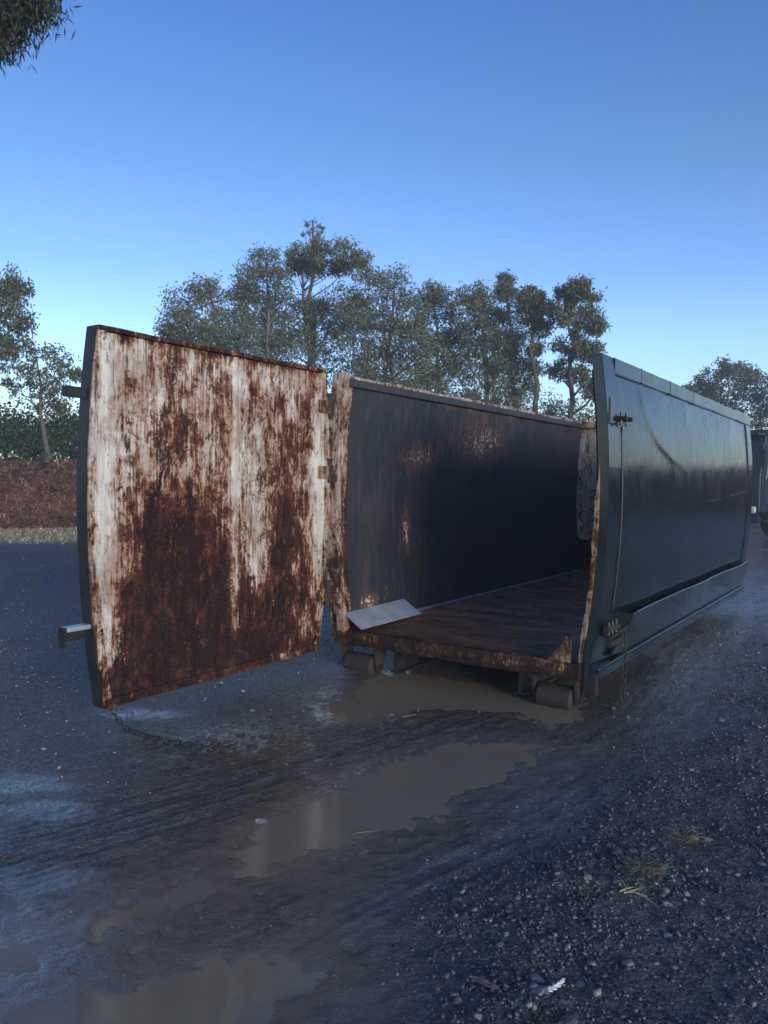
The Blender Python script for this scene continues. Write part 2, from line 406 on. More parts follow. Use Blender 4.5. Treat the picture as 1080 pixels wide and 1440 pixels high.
def poly_sd(x, y, P):
    d = np.full(x.shape, 1e9); inside = np.zeros(x.shape, bool)
    for i in range(len(P)):
        ax, ay = P[i]; bx, by = P[(i+1) % len(P)]
        ex, ey = bx-ax, by-ay
        t = np.clip(((x-ax)*ex+(y-ay)*ey)/(ex*ex+ey*ey), 0, 1)
        d = np.minimum(d, np.hypot(x-ax-t*ex, y-ay-t*ey))
        c = ((ay > y) != (by > y)) & (x < (bx-ax)*(y-ay)/(by-ay+1e-12)+ax)
        inside ^= c
    return np.where(inside, -d, d)
TR = np.array([(-6,-1.6),(-3,1.0),(-1.25,2.45),(0.35,3.95),(1.45,5.3),(2.35,6.9),(3.45,8.9),(5.7,12.7),(9,18.2),(14,27)])
def resample(P, n):
    seg = np.r_[0, np.cumsum(np.hypot(*np.diff(P, axis=0).T))]; s = np.linspace(0, seg[-1], n)
    Q = np.c_[np.interp(s, seg, P[:, 0]), np.interp(s, seg, P[:, 1])]
    for _ in range(6): Q[1:-1] = (Q[:-2]+2*Q[1:-1]+Q[2:])/4
    return Q, s
TRQ, TRS = resample(TR, 160)
def track(x, y):
    best = np.full(x.shape, 1e9); q = np.zeros(x.shape); a = np.zeros(x.shape)
    for i in range(len(TRQ)-1):
        ax, ay = TRQ[i]; ex, ey = TRQ[i+1]-TRQ[i]; L2 = ex*ex+ey*ey
        t = np.clip(((x-ax)*ex+(y-ay)*ey)/L2, 0, 1)
        dx = x-ax-t*ex; dy = y-ay-t*ey; dd = dx*dx+dy*dy
        m = dd < best
        sg = np.sign(ex*dy-ey*dx)
        best = np.where(m, dd, best); q = np.where(m, -sg*np.sqrt(dd), q); a = np.where(m, TRS[i]+t*math.sqrt(L2), a)
    return q, a          # q > 0 : right of the track
def height(x, y):
    sd_ = np.full(x.shape, 1e9)
    for k, P in enumerate(PUD): sd_ = np.minimum(sd_, poly_sd(x, y, P)+(0.26 if k == 0 else 0))
    sdn = sd_ + 0.13*fbm(x*3.1, y*3.1, 3, 5) + 0.08*fbm(x*13, y*13, 3, 9)
    q, a = track(x, y)
    near = np.exp(-np.hypot(x-0.5, y-4)/9)
    base = 0.030 + 0.014*fbm(x*0.9, y*0.9, 3, 1) + 0.008*fbm(x*4, y*4, 3, 2)
    intr = np.exp(-(q/1.15)**4)
    warp = 0.05*fbm(a*0.8, q*1.2, 2, 21)
    rid = np.sin((q+warp)*2*np.pi/0.060)*0.6+np.sin((q+warp*1.7)*2*np.pi/0.15)*0.6
    band = sstep(-0.1, 0.45, fbm(a*0.35, q*1.6, 2, 33)+0.15)
    tread = intr*((0.0050-0.0028*sstep(0.9, 1.8, x))*rid*band + 0.0060*(1-0.5*sstep(0.9, 1.8, x))*fbm(q*34, a*6, 3, 40))
    loose = sstep(0.45, 1.1, q + 0.35*fbm(x*1.4, y*1.4, 3, 50))*near*sstep(-0.05, 0.55, x+0.25*fbm(x*2, y*2, 3, 52))
    # sodden strip between the puddles: barely above the water, so it holds thin pools
    sod = np.exp(-((q+0.15)/0.80)**4)*sstep(7.6, 5.8, y-0.2*x)*np.exp(-np.maximum(sd_, 0)/0.55)
    z = base*(1-0.45*intr)*(1-0.80*sod) + tread + loose*(0.022+0.02*fbm(x*5, y*5, 3, 60)) + 0.0050*fbm(x*28, y*28, 2, 61)*(near+0.15)
    sh = np.exp(-np.maximum(sdn, 0)/0.20)
    z = z + 0.0055*fbm(x*7, y*7, 3, 120)*np.clip(intr+sod, 0, 1)*(1-loose)*near*1.5
    z = np.where(sdn < 0, np.maximum(sdn*0.13, -0.03) + 0.0045*fbm(x*20, y*20, 2, 3), z*(1-np.exp(-np.maximum(sdn, 0)/0.14)) + 0.0045*fbm(x*22, y*22, 3, 13)*sh+0.0008)
    under = (np.abs(w2bx(x, y)) < 1.2) & (y > 5.6)
    wet = np.clip(0.95*np.exp(-np.maximum(sdn, 0)/0.35), 0, 1)
    wet = np.maximum(wet, 0.9*sod)
    wet = np.maximum(wet, intr*np.clip(0.62+0.75*fbm(x*1.1, y*1.1, 3, 70), 0, 0.95))
    shiny = np.exp(-(((x-4.3)/1.2)**2+((y-10.4)/2.6)**2)); wet = np.maximum(wet, 0.98*shiny)
    for px, py, rx in ((75,1145,0.34),(70,1240,0.40),(460,1320,0.30),(640,1205,0.34),(20,1110,0.40),(200,1010,.35)):
        gx, gy = on_ground(px, py); gg = np.exp(-(((x-gx)/rx)**2+((y-gy)/(rx*0.45))**2)); wet = np.maximum(wet, gg); shiny = np.maximum(shiny, gg)
    wet = np.clip(np.maximum(wet, 0.28+0.32*fbm(x*0.6, y*0.6, 3, 77)), 0, 1)*(1-0.7*loose)
    mud = np.clip(sh*0.9 + sod*0.9 + intr*0.35*sstep(0, .5, fbm(x, y, 3, 81)+.2), 0, 1)*(1-loose)
    run = np.exp(-(((x+0.75)/1.0)**2+((y-4.5)/0.75)**2))*(q < 0.9)
    mud = np.clip(np.maximum(mud, 0.9*run), 0, 1); wet = np.maximum(wet, 0.7*run)
    gravel = np.clip(0.40+0.6*loose + 0.5*sstep(-0.9, -1.9, q), 0, 1)*(1-0.6*mud)
    vd = (y - (16.8+0.02*x)) ; dg = sstep(0, 0.8, vd+1.2*fbm(x*.5, y*.5, 3, 90))*sstep(6, 4.6, y-0.437*(x+10.3)-16.9+0.6*fbm(x*.6, y*.6, 2, 91))*sstep(2, -3, x)
    sh = np.maximum(sh, 0.55*shiny*sstep(-.35, .15, fbm(x*6, y*6, 3, 99)))
    pale = intr*sstep(1.3, 2.4, x)*(0.35+0.65*sstep(-.3, .4, fbm(q*9, a*1.2, 3, 111)))*(1-loose)  # paler clay of the right-hand track, with its sky sheen painted into the colour
    return z, wet, mud, gravel, dg, sh, pale
def spread(c0, c1, step, lim, grow):
    v = list(np.arange(c0, c1, step)); s = step; x = v[-1]
    while x < lim: s *= grow; x += s; v.append(x)
    s = step; x = v[0]; L = []
    while x > -lim: s *= grow; x -= s; L.append(x)
    return np.array(L[::-1]+v)
xs = spread(-2.6, 3.6, 0.0155, 170, 1.085)
yl = [1.75]
while yl[-1] < 13: yl.append(yl[-1]+0.0048*yl[-1])
s = 0.0048*13
while yl[-1] < 190: s *= 1.09; yl.append(yl[-1]+s)
y0 = []; s = 0.02; y = 1.75
while y > -120: s *= 1.25; y -= s; y0.append(y)
ys = np.array(y0[::-1]+yl)
GX, GY = np.meshgrid(xs, ys)
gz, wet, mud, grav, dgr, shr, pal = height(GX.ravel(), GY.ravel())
nx, ny = len(xs), len(ys)
idx = np.arange(nx*ny).reshape(ny, nx)
quads = np.stack([idx[:-1, :-1], idx[:-1, 1:], idx[1:, 1:], idx[1:, :-1]], -1).reshape(-1, 4)
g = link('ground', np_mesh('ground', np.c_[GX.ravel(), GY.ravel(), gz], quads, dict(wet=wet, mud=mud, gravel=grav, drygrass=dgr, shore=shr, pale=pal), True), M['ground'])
tag(g, 'dark wet gravel yard with muddy wheel tracks', 'ground', kind='structure')
def gheight(x, y):
    return float(height(np.array([x], float), np.array([y], float))[0][0])
wq = np.array([(-3.2, 0.6), (-0.2, 1.2), (1.1, 3.3), (2.6, 5.2), (3.0, 7.4), (0.2, 8.0), (-1.6, 6.4), (-2.6, 3.6)])
bm = bmesh.new(); bm.faces.new([bm.verts.new((x, y, 0)) for x, y in wq]); bm.normal_update()
for f in bm.faces:
    if f.normal.z < 0: f.normal_flip()
me = bpy.data.meshes.new('puddle_water'); bm.to_mesh(me); bm.free()
tag(link('puddle_water', me, M['water']), 'muddy brown puddles strung along the wheel ruts up to the bin', 'puddle', kind='structure')

# ================================================================== THE BIN
BL = 5.70
ZB, ZT, FZ = 0.20, 2.40, 0.33
pc = np.polyfit([0.20, 1.40, 2.40], [1.030, 1.150, 1.080], 2)
def hw(z): return float(np.polyval(pc, z))
bin_ = empty('hooklift_bin', (CX, CY, 0), -TH)
tag(bin_, 'large dark steel hook-lift bin with its rear door swung open', 'skip bin')
BW = bin_.matrix_world.copy()
def b2w(x, y, z):
    c, s_ = math.cos(-TH), math.sin(-TH)
    return Vector((CX+c*x-s_*y, CY+s_*x+c*y, z))
def w2b(X, Y):
    c, s_ = math.cos(TH), math.sin(TH); X -= CX; Y -= CY
    return (c*X-s_*Y, s_*X+c*Y)
def profile_beam(y0, y1, xin, xout, z0, z1, side, n=26, jit=0.0, taper=False):
    """post that follows the barrel outline; side = +1 right, -1 left"""
    rings = []; yb = y0
    for i in range(n+1):
        z = z0+(z1-z0)*i/n; h = hw(z)
        if taper: y0 = yb+(y1-0.002-yb)*sstep(z1-0.5, z1, float(z))
        xi = xin+(xout-0.004-xin)*(sstep(z1-0.35, z1, float(z)) if taper else 0)
        j = jit*pn(z*6, y0*3) ; j2 = jit*pn(z*7+4, y0*3+9)
        rings.append([(side*(h+xi)+j2, y0+j, z), (side*(h+xout), y0+j*0.6, z), (side*(h+xout), y1, z), (side*(h+xi)+j2, y1, z)])
    return MB().loft(rings)

# ---- right wall
def seg_sd(y, z, pts):
    best = 1e9; out = 0; tt = 0; tot = len(pts)-1
    for i in range(tot):
        ay, az = pts[i]; by, bz = pts[i+1]; ey, ez = by-ay, bz-az; L2 = ey*ey+ez*ez
        t = max(0, min(1, ((y-ay)*ey+(z-az)*ez)/L2)); dy, dz = y-ay-t*ey, z-az-t*ez
        d = math.hypot(dy, dz)
        if d < best: best = d; out = math.copysign(d, ey*dz-ez*dy); tt = (i+t)/tot
    return out, tt
CR1 = [(0.86,2.24),(0.90,2.12),(1.02,1.99),(1.30,1.86),(1.80,1.74)]
CR2 = [(2.27,2.25),(2.30,2.15),(2.22,2.05)]
def dent(y, z):
    d = 0
    s_, t = seg_sd(y, z, CR1); f = math.sin(math.pi*min(1, max(0, t*0.9+0.08)))**0.6
    d += 0.010*f*(math.exp(-s_/0.30) if s_ > 0 else math.exp(s_/0.026))
    s_, t = seg_sd(y, z, CR2); f = math.sin(math.pi*min(1, max(0, t*0.9+0.05)))
    d += 0.005*f*(math.exp(-s_/0.12) if s_ > 0 else math.exp(s_/0.02))
    d += 0.010*math.sin(math.pi*(y-0.2)/(BL-0.4))*math.sin(math.pi*(z-0.3)/2.0)
    d += 0.006*pn(y*0.9, z*1.1)
    return d
Y0p, Y1p = 0.24, BL-0.28
m = MB().grid(lambda u, v: (lambda y, z: (hw(z)-0.006+dent(y, z), y, z))(Y0p+u*(Y1p-Y0p), 0.24+v*(2.30-0.24)), 150, 84)
rw = m.build('right_wall', M['dark'], bin_, smooth=True, attrs=dict(runs=lambda x, y, z: max(0, min(1, (z-1.35)/0.8))))
m = MB().grid(lambda u, v: (lambda y, z: (hw(z)-0.072, y, z))(0.02+u*(BL-0.04), 0.24+v*(2.30-0.24)), 20, 30)
m.build('wall_lining', M['inside'], rw, smooth=True, attrs=dict(wear=lambda x, y, z: 0.2))
one = dict(runs=lambda x, y, z: 0.35*max(0, min(1, (z-1.0))), wear=lambda x, y, z: 0.55)
profile_beam(0.012, 0.25, -0.062, 0.012, 0.24, 2.404, 1).build('rear_post', M['dark'], rw, 0.004, attrs=one)
profile_beam(-0.012, 0.010, -0.074, -0.046, 0.23, 1.72, 1, 90, 0.012, True).build('rusty_edge', M['sill'], rw, attrs=dict(wear=lambda x, y, z: 0.50+0.22*pn(z*6, 1)+(0.2 if z < .5 else 0)))
profile_beam(BL-0.29, BL, -0.085, 0.006, 0.22, 2.285, 1).build('front_post', M['dark'], rw, 0.004, attrs=one)
# top rail, slightly battered
def rail(side, x0, x1, z0, z1, wob=0.006, n=40, y0=-0.01, y1=BL+0.01):
    rr = []
    for i in range(n+1):
        y = y0+(y1-y0)*i/n; k = wob*pn(y*1.7, side*3); k2 = wob*pn(y*2.3+5, side*3)
        rr.append([(side*(1.08+x0)+k, y, z0+k2), (side*(1.08+x1)+k, y, z0+k2), (side*(1.08+x1)+k, y, z1+k2), (side*(1.08+x0)+k, y, z1+k2)])
    return MB().loft(rr)
rail(1, -0.085, 0.024, 2.295, 2.405, y0=0.252).build('top_rail', M['dark'], rw, 0.006, attrs=one)
for yy in (0.9, 1.75, 2.6):
    MB().box(1.02, 1.1065, yy-0.005, yy+0.005, 2.29, 2.4085).build('weld_seam', M['dark'], rw, 0.003, attrs=one)
# inner end of the rail flush with rear frame
# ---- lower side: skirt plate with pocket, gussets, bottom rail
def sk_x(y, z):
    t = (z-0.28)/(0.60-0.28)
    wav = 0.006*math.sin(y*2.9+0.6)+0.006*pn(y*1.6, 2)
    return hw(0.28)+0.030+t*(0.085+wav)
rings = []
for i in range(61):
    y = 0.62+(BL-0.66)*i/60; zt = 0.605+0.004*math.sin(y*3.4)+0.005*pn(y*2, 7)
    if y < 0.95: zt = 0.60
    rings.append([(sk_x(y, 0.28), y, 0.28), (sk_x(y, zt), y, zt), (sk_x(y, zt)-0.012, y, zt), (sk_x(y, 0.28)-0.012, y, 0.28)])
sk_ = MB().loft(rings).build('side_skirt', M['dark'], bin_, attrs=one)
MB().loft([[(hw(0.6)-0.03, 0.44, 0.645), (hw(.6)-0.03, 0.44, 0.33), (hw(.6)-.018, .44, .33), (hw(.6)-.018, .44, .645)],
           [(sk_x(0.66, .6)-0.01, 0.66, 0.60), (sk_x(.66, .3)-.01, 0.66, 0.30), (sk_x(.66, .3)+.003, .66, .30), (sk_x(.66, .6)+.003, .66, .60)]]).build('skirt_end', M['dark'], sk_, attrs=one)
for zf, rr_, y_a, nm in ((lambda y: 0.607+0.004*math.sin(y*3.4)+0.005*pn(y*2, 7) if y >= 0.95 else 0.602, 0.011, 0.66, 'skirt_lip'), (lambda y: 0.290, 0.010, 0.10, 'rail_lip')):
    P = []
    for i in range(61):
        y = y_a+(BL-0.05-y_a)*i/60; z = zf(y)
        P.append((sk_x(y, z)-0.004 if nm == 'skirt_lip' else hw(.25)+0.058, y, z))
    MB().tube(P, rr_, 8).build(nm, M['dark'], sk_, smooth=True, attrs=one)
yy = 1.05
while yy < BL-0.3:
    MB().loft([[(hw(.5)-.03, q, .47), (sk_x(yy, .57)-.008, q, .575), (hw(.58)-.03, q, .575)] for q in (yy-.006, yy+.006)]).build('gusset', M['black_steel'], sk_)
    yy += 0.52
r_ = []
for i in range(31):
    y = 0.10+(BL-0.16)*i/30; k = 0.004*pn(y*2, 3)
    x1 = hw(.25)+0.062+k
    r_.append([(x1-0.12, y, 0.215), (x1-0.004, y, 0.215), (x1, y, 0.283), (x1-0.12, y, 0.283)])
MB().loft(r_).build('bottom_rail', M['dark'], sk_, 0.008, attrs=one)
m = MB().box(hw(.3)-0.05, hw(.3)+0.012, 0.03, 0.44, 0.235, 0.335); m.build('corner_plate', M['dark'], sk_, 0.006, attrs=one)
MB().box(hw(.3)+0.0, hw(.3)+0.045, 0.05, 0.12, 0.10, 0.27).build('tow_lug', M['black_steel'], sk_, 0.008)

# scratches on the wall: thin raised flakes of pale metal
for (ya, za, yb, zb) in ((3.05,1.385,3.75,1.405),(4.05,1.425,5.25,1.475)):
    P = []; n = 14
    for i in range(n+1):
        y = ya+(yb-ya)*i/n; z = za+(zb-za)*i/n+0.006*pn(y*4, 3)
        P.append((hw(z)-0.0045+dent(y, z), y, z))
    MB().tube(P, [0.0006+0.0030*abs(pn(i*.7+ya, 2)) for i in range(n+1)], 5).build('scratch', M['stone_pale'], rw)

# ---- latches on the right post
lt = empty('upper_latch', (0, 0, 0)); lt.parent = bin_
hx = hw(1.96)+0.014
o = MB().box(hx, hx+0.014, -0.03, 0.36, 1.945, 2.005).build('latch_arm', M['dark'], lt, 0.004, attrs=one)
MB().box(hx+0.0145, hx+0.03, -0.035, 0.025, 1.95, 2.11).build('latch_hook', M['dark'], lt, 0.005, attrs=one)
for yy in (0.20, 0.32):
    MB().tube([(hx+0.01, yy, 1.985), (hx+0.07, yy, 1.985)], 0.016, 10).build('latch_pin', M['black_steel'], lt)
    MB().tube([(hx+0.03, yy, 1.94), (hx+0.03, yy, 2.03)], 0.010, 8).build('latch_pin', M['black_steel'], lt)
MB().tube([(hw(1.94-.065*i)+0.006, 0.325, 1.94-.065*i) for i in range(21)], 0.007, 8).build('locking_rod', M['black_steel'], lt, smooth=True)
ll = empty('lower_latch', (0, 0, 0)); ll.parent = bin_
lx = hw(0.52)+0.014
MB().box(lx-0.002, lx+0.012, 0.10, 0.16, 0.72, 0.76).build('keeper', M['plate'], ll, 0.004)
MB().box(lx, lx+0.05, 0.14, 0.22, 0.50, 0.62).build('latch_body', M['black_steel'], ll, 0.008)
MB().tube([(lx+.06, 0.05, .575), (lx+.06, .30, .565)], 0.022, 10).build('turnbuckle', M['rust_steel'], ll)
MB().tube([(lx+.055, 0.12, .50), (lx+.085, .42, .545)], 0.013, 8).build('latch_handle', M['chain'], ll)
MB().tube([(lx+.055, 0.14, .46), (lx+.075, .34, .47)], 0.020, 10).build('latch_barrel', M['rust_steel'], ll)
for yy in (0.10, 0.18, 0.26):
    MB().tube([(lx+.06, yy, .53), (lx+.06, yy, .62)], 0.012, 8).build('latch_bolt', M['black_steel'], ll)

# ---- left wall
def in_l(y, z): return -(hw(z)-0.055) + 0.012*pn(y*1.1, z*1.3) + 0.008*math.sin(math.pi*y/BL)*-1
def wear_l(x, y, z):
    w = 0.10+0.15*max(0, (z-1.2))
    w += 0.55*math.exp(-(((y-1.35)/.45)**2+((z-1.75)/.16)**2)) - 0.05
    w += 0.60*math.exp(-(((y-2.7)/.8)**2+((z-1.95)/.30)**2))
    w += 0.80*math.exp(-(((y-1.15)/.10)**2+((z-1.08)/.28)**2))
    w += 0.75*math.exp(-(((y-.45)/.22)**2+((z-.5)/.10)**2)) + 0.4*math.exp(-(((y-.75)/.06)**2+((z-.62)/.2)**2))
    w += 0.4*math.exp(-((z-2.33)/.07)**2)*(0.6+pn(y*3, 1))
    return w
lw = MB().grid(lambda u, v: (lambda y, z: (in_l(y, z), y, z))(0.02+u*(BL-0.04), 0.26+v*(2.35-0.26)), 110, 60).build('left_wall', M['inside'], bin_, smooth=True, attrs=dict(wear=wear_l))
MB().grid(lambda u, v: (lambda y, z: (-(hw(z)-0.005), y, z))(0.02+u*(BL-0.04), 0.24+v*(2.35-0.24)), 30, 30).build('wall_skin', M['dark'], lw, smooth=True, attrs=one)
profile_beam(-0.01, 0.055, -0.105, 0.012, 0.26, 2.395, -1, 70, 0.012).build('rear_post', M['post'], lw, attrs=dict(wear=lambda x, y, z: 0.37+0.22*pn(z*5, 3)+0.3*sstep(1.5, .6, float(z))))
# scaly inner flange of the post
def flange(u, v):
    z = 0.30+v*(2.38-.30); y = 0.056+u*0.13
    return (-(hw(z)-0.060)+0.012*(1-u)+0.006*pn(y*30, z*30), y, z)
MB().grid(flange, 10, 150).build('inner_flange', M['post'], lw, attrs=dict(wear=lambda x, y, z: 0.46+1.5*max(0, y-.13)+0.42*max(0, 1.65-z)+0.12*pn(z*6, 2)))
P = [(-1.045+0.004*pn(i*.5, 2), -0.01+(BL+0.02)*i/60, 2.372+0.010*pn(i*.35, 8)) for i in range(61)]
MB().tube(P, 0.026, 10).build('top_rail', M['post'], lw, smooth=True, attrs=dict(wear=lambda x, y, z: 0.45+0.2*pn(y*2, 3)))
MB().box(-1.10, -1.0, -0.0, BL, 2.30, 2.362).build('top_band', M['inside'], lw, 0.004, attrs=dict(wear=lambda x, y, z: 0.35))
MB().tube([(-0.985, 0.9, FZ+0.012), (-0.985, BL-0.02, FZ+0.012)], 0.012, 6).build('weld_bead', M['plate'], lw)

# ---- front wall
def fw(u, v):
    z = 0.26+v*(2.36-.26); h = hw(z)-0.058
    x = -h+2*h*u
    return (x, BL-0.05+0.02*pn(x*1.5, z*1.5), z)
MB().grid(fw, 40, 40).build('front_wall', M['post'], bin_, smooth=True, attrs=dict(wear=lambda x, y, z: 0.40+(0.9 if z < .75 else 0)+0.15*pn(x*3, z)+0.25*max(0, z-2.2)*5))
MB().grid(lambda u, v: (lambda p: (p[0], BL, p[2]))(fw(u, v)), 10, 10).build('front_skin', M['dark'], bin_, attrs=one)
MB().box(-1.04, 1.04, BL-0.10, BL+0.01, 2.30, 2.395).build('front_rail', M['post'], bin_, 0.006, attrs=dict(wear=lambda x, y, z: 0.62))
o = MB().box(-0.55, 0.55, BL+0.005, BL+0.12, 0.15, 1.2); o.build('hook_frame', M['black_steel'], bin_, 0.01)
MB().tube([(-0.25, BL+0.12, 1.2), (-0.2, BL+0.35, 1.45), (0.2, BL+0.35, 1.45), (0.25, BL+0.12, 1.2)], 0.03, 10).build('hook_bar', M['black_steel'], bin_, smooth=True)

# ---- floor and rear sill
def fl(u, v):
    y = -0.03+u*(BL-0.03); x = -0.99+v*1.98
    return (x, y, FZ+0.010*pn(x*1.6, y*1.6)+0.006*pn(x*6, y*6)+0.003*math.cos(y*2*math.pi/0.62))
flo = MB().grid(fl, 130, 50).build('floor', M['floor'], bin_, smooth=True, attrs=dict(wear=lambda x, y, z: max(0, min(0.9, 0.95-y*0.95+0.35*pn(x*2, y*2)))))
r_ = []
for i in range(91):
    x = -1.01+2.02*i/90; a = 0.020*pn(x*5, 1); b = 0.016*pn(x*7, 4); c = .014*pn(x*4, 8)
    r_.append([(x, -0.05+a*.6, 0.232+c), (x, -0.055+a, 0.285), (x, -0.045+b, FZ+0.012+0.012*pn(x*11, 2)), (x, 0.03, FZ+0.014), (x, 0.03, 0.232)])
MB().loft(r_).build('rear_sill', M['sill'], bin_, attrs=dict(wear=lambda x, y, z: 0.90+0.22*pn(x*4, z*6)+(0.25 if z < .26 else 0)))
MB().loft([[(0.79, -0.035, FZ+.012), (0.95, -0.05, FZ+.012), (0.95, -0.05, FZ+0.20), (0.93, -.05, FZ+.20)],
           [(0.79, -0.020, FZ+.012), (0.95, -0.030, FZ+.012), (0.95, -0.03, FZ+0.20), (0.93, -.03, FZ+.20)]]).build('corner_gusset', M['sill'], bin_, attrs=dict(wear=lambda x, y, z: 0.78))
MB().loft([[(-0.99, -0.045, FZ-.04), (-0.90, -0.05, FZ-.04), (-.955, -.05, FZ+.13), (-1.0, -.045, FZ+.13)],
           [(-0.99, 0.0, FZ-.04), (-0.90, 0.0, FZ-.04), (-.955, 0, FZ+.13), (-1.0, 0, FZ+.13)]]).build('corner_gusset', M['sill'], bin_, attrs=dict(wear=lambda x, y, z: 0.42))
# ---- underframe
for sx in (-1, 1):
    m = MB().box(sx*0.53-0.045, sx*0.53+0.045, 0.10, BL-0.05, 0.03, 0.045).box(sx*0.53-0.01, sx*0.53+0.01, 0.10, BL-0.05, 0.046, 0.19).box(sx*0.53-0.045, sx*0.53+0.045, 0.10, BL-0.05, 0.191, 0.204)
    m.build('runner', M['black_steel'], bin_)
for k in range(9):
    y = 0.35+k*0.62
    MB().box(-0.98, 0.98, y, y+0.06, 0.206, 0.30).build('crossmember', M['black_steel'], bin_)
for sx, x0, x1 in ((-1, -0.97, -0.70), (1, 0.68, 0.94)):
    rl = MB()
    y, zc, rr = 0.09, 0.062, 0.088
    rings = []
    for (x, r1) in ((x0, 0.06), (x0, rr-.01), (x0+.015, rr), (x1-.015, rr), (x1, rr-.01), (x1, 0.06)):
        rings.append([(x, y+r1*math.cos(2*math.pi*j/28), zc+r1*math.sin(2*math.pi*j/28)) for j in range(28)])
    ro = rl.loft(rings).build('roller', M['rust_steel'], bin_, smooth=False)
    for xb in (x0-0.035, x1+0.012):
        MB().loft([[(xb, y-.075, .206), (xb, y+.11, .206), (xb, y+.05, .03), (xb, y-.03, .03)], [(xb+.022, y-.075, .206), (xb+.022, y+.11, .206), (xb+.022, y+.05, .03), (xb+.022, y-.03, .03)]]).build('bracket', M['rust_steel'], ro, 0.004)
    MB().tube([(x0-0.05, y, zc), (x1+0.05, y, zc)], 0.022, 10).build('axle', M['black_steel'], ro)

# ---- the door: hinged on the left post, swung straight back
DXI, DT = -1.085, 0.085
def yh(z): return -0.045-(1.15-hw(z))*0.95            # hinge edge
def yf(z): return -2.305+(1.15-hw(z))*0.95            # free edge
DZ0, DZ1 = 0.185, 2.405
door = empty('rear_door', (0, 0, 0)); door.parent = bin_
def gauss(y, z, a, b, sy, sz): return math.exp(-(((y-a)/sy)**2+((z-b)/sz)**2))
def wear_d(x, y, z):
    w = 0.43
    w += 0.06*pn(y*2.2, z*2.0)+0.05*pn(y*6, z*3)
    # broad dark rust field in the body of the door
    w += 0.50*gauss(y, z, -1.70, 1.05, 0.40, 0.48) + 0.42*gauss(y, z, -1.35, 0.95, 0.46, 0.52)
    w += 0.45*gauss(y, z, -1.80, 0.55, 0.40, 0.36) + 0.45*gauss(y, z, -1.0, 0.50, 0.55, 0.28)
    w += 0.38*gauss(y, z, -0.50, 0.75, 0.34, 0.36) + 0.20*gauss(y, z, -0.62, 1.45, 0.22, 0.30)
    w += 0.30*gauss(y, z, -0.62, 1.05, 0.16, 0.25)
    w += 0.13*gauss(y, z, -1.45, 1.95, 0.40, 0.25) + 0.14*gauss(y, z, -0.60, 2.0, 0.35, 0.28) + 0.16*gauss(y, z, -0.45, 1.45, 0.22, 0.5)
    w += 0.55*sstep(0.50, 0.25, z+0.05*pn(y*4, 2))
    w += 0.35*sstep(2.32, 2.40, z)
    # paint that is left: down the free edge, the middle weld and the hinge edge
    w -= 0.40*math.exp(-((y+2.19)/.085)**2)*sstep(.25, .5, z)
    w -= 0.40*math.exp(-((y+1.115)/.040)**2)*sstep(.30, .55, z)
    w -= 0.30*math.exp(-((y+.16)/.09)**2)*sstep(.45, .9, z)
    w -= 0.30*gauss(y, z, -0.95, 1.30, 0.13, 0.35) + 0.22*gauss(y, z, -0.85, 0.95, 0.10, 0.3)
    w -= 0.14*gauss(y, z, -1.95, 1.85, 0.22, 0.4)
    return min(w, 1.1)
FRW = 0.055
def dpanel(u, v):
    z = DZ0+0.03+v*(DZ1-DZ0-0.06); a, b = yf(z)+FRW-0.01, yh(z)-FRW+0.01
    y = a+(b-a)*u
    x = DXI-0.010 + 0.008*pn(y*1.5, z*1.5) + 0.004*pn(y*5, z*4)
    x += 0.007*math.exp(-((y+1.115)/.012)**2)
    return (x, y, z)
MB().grid(dpanel, 130, 120).build('door_panel', M['door'], door, smooth=True, attrs=dict(wear=wear_d))
def sq(y0f, y1f, x0, x1, z0, z1, n=40):
    rr = []
    for i in range(n+1):
        z = z0+(z1-z0)*i/n; k = .004*pn(z*7, 3)
        rr.append([(x0, y0f(z), z), (x1+k, y0f(z), z), (x1+k, y1f(z), z), (x0, y1f(z), z)])
    return MB().loft(rr)
sq(lambda z: yf(z), lambda z: yf(z)+FRW, DXI-DT, DXI, DZ0, DZ1).build('free_edge', M['door'], door, 0.004, attrs=dict(wear=lambda x, y, z: 0.38+0.12*pn(z*5, 2)+0.2*sstep(1.2, .3, float(z))))
sq(lambda z: yf(z)-0.012, lambda z: yf(z)-0.001, DXI-DT-0.012, DXI-0.012, DZ0, DZ1).build('edge_seal', M['black_steel'], door, 0.003)
sq(lambda z: yh(z)-FRW, lambda z: yh(z), DXI-DT, DXI, DZ0, DZ1).build('hinge_edge', M['door'], door, 0.004, attrs=dict(wear=lambda x, y, z: 0.40+0.12*pn(z*5, 6)+0.3*sstep(1.4, .4, float(z))))
for (z0, z1, nm, wv) in ((DZ1-0.024, DZ1+0.004, 'top_edge', 0.80), (DZ0-0.004, DZ0+0.05, 'bottom_edge', 0.95)):
    rr = []
    for i in range(41):
        t = i/40; zc = (z0+z1)/2; y = yf(zc)+0.002+(yh(zc)-yf(zc)-0.004)*t; k = .006*pn(t*14, z0)
        rr.append([(DXI-DT+.002, y, z0+k), (DXI+0.003+k*.4, y, z0+k), (DXI+.003+k*.4, y, z1+k), (DXI-DT+.002, y, z1+k)])
    MB().loft(rr).build(nm, M['door'], door, attrs=dict(wear=lambda x, y, z, wv=wv: wv+0.1*pn(y*4, 2)))
sq(lambda z: yf(z)+.01, lambda z: yh(z)-.01, DXI-DT-.004, DXI-DT+.004, DZ0+.01, DZ1-.01, 20).build('outer_skin', M['dark'], door, attrs=one)
for zz in (0.7, 1.4, 2.0):
    MB().box(DXI-DT-.07, DXI-DT-.006, -2.18, -.2, zz-.05, zz+.05).build('outer_rib', M['dark'], door, .005, attrs=one)
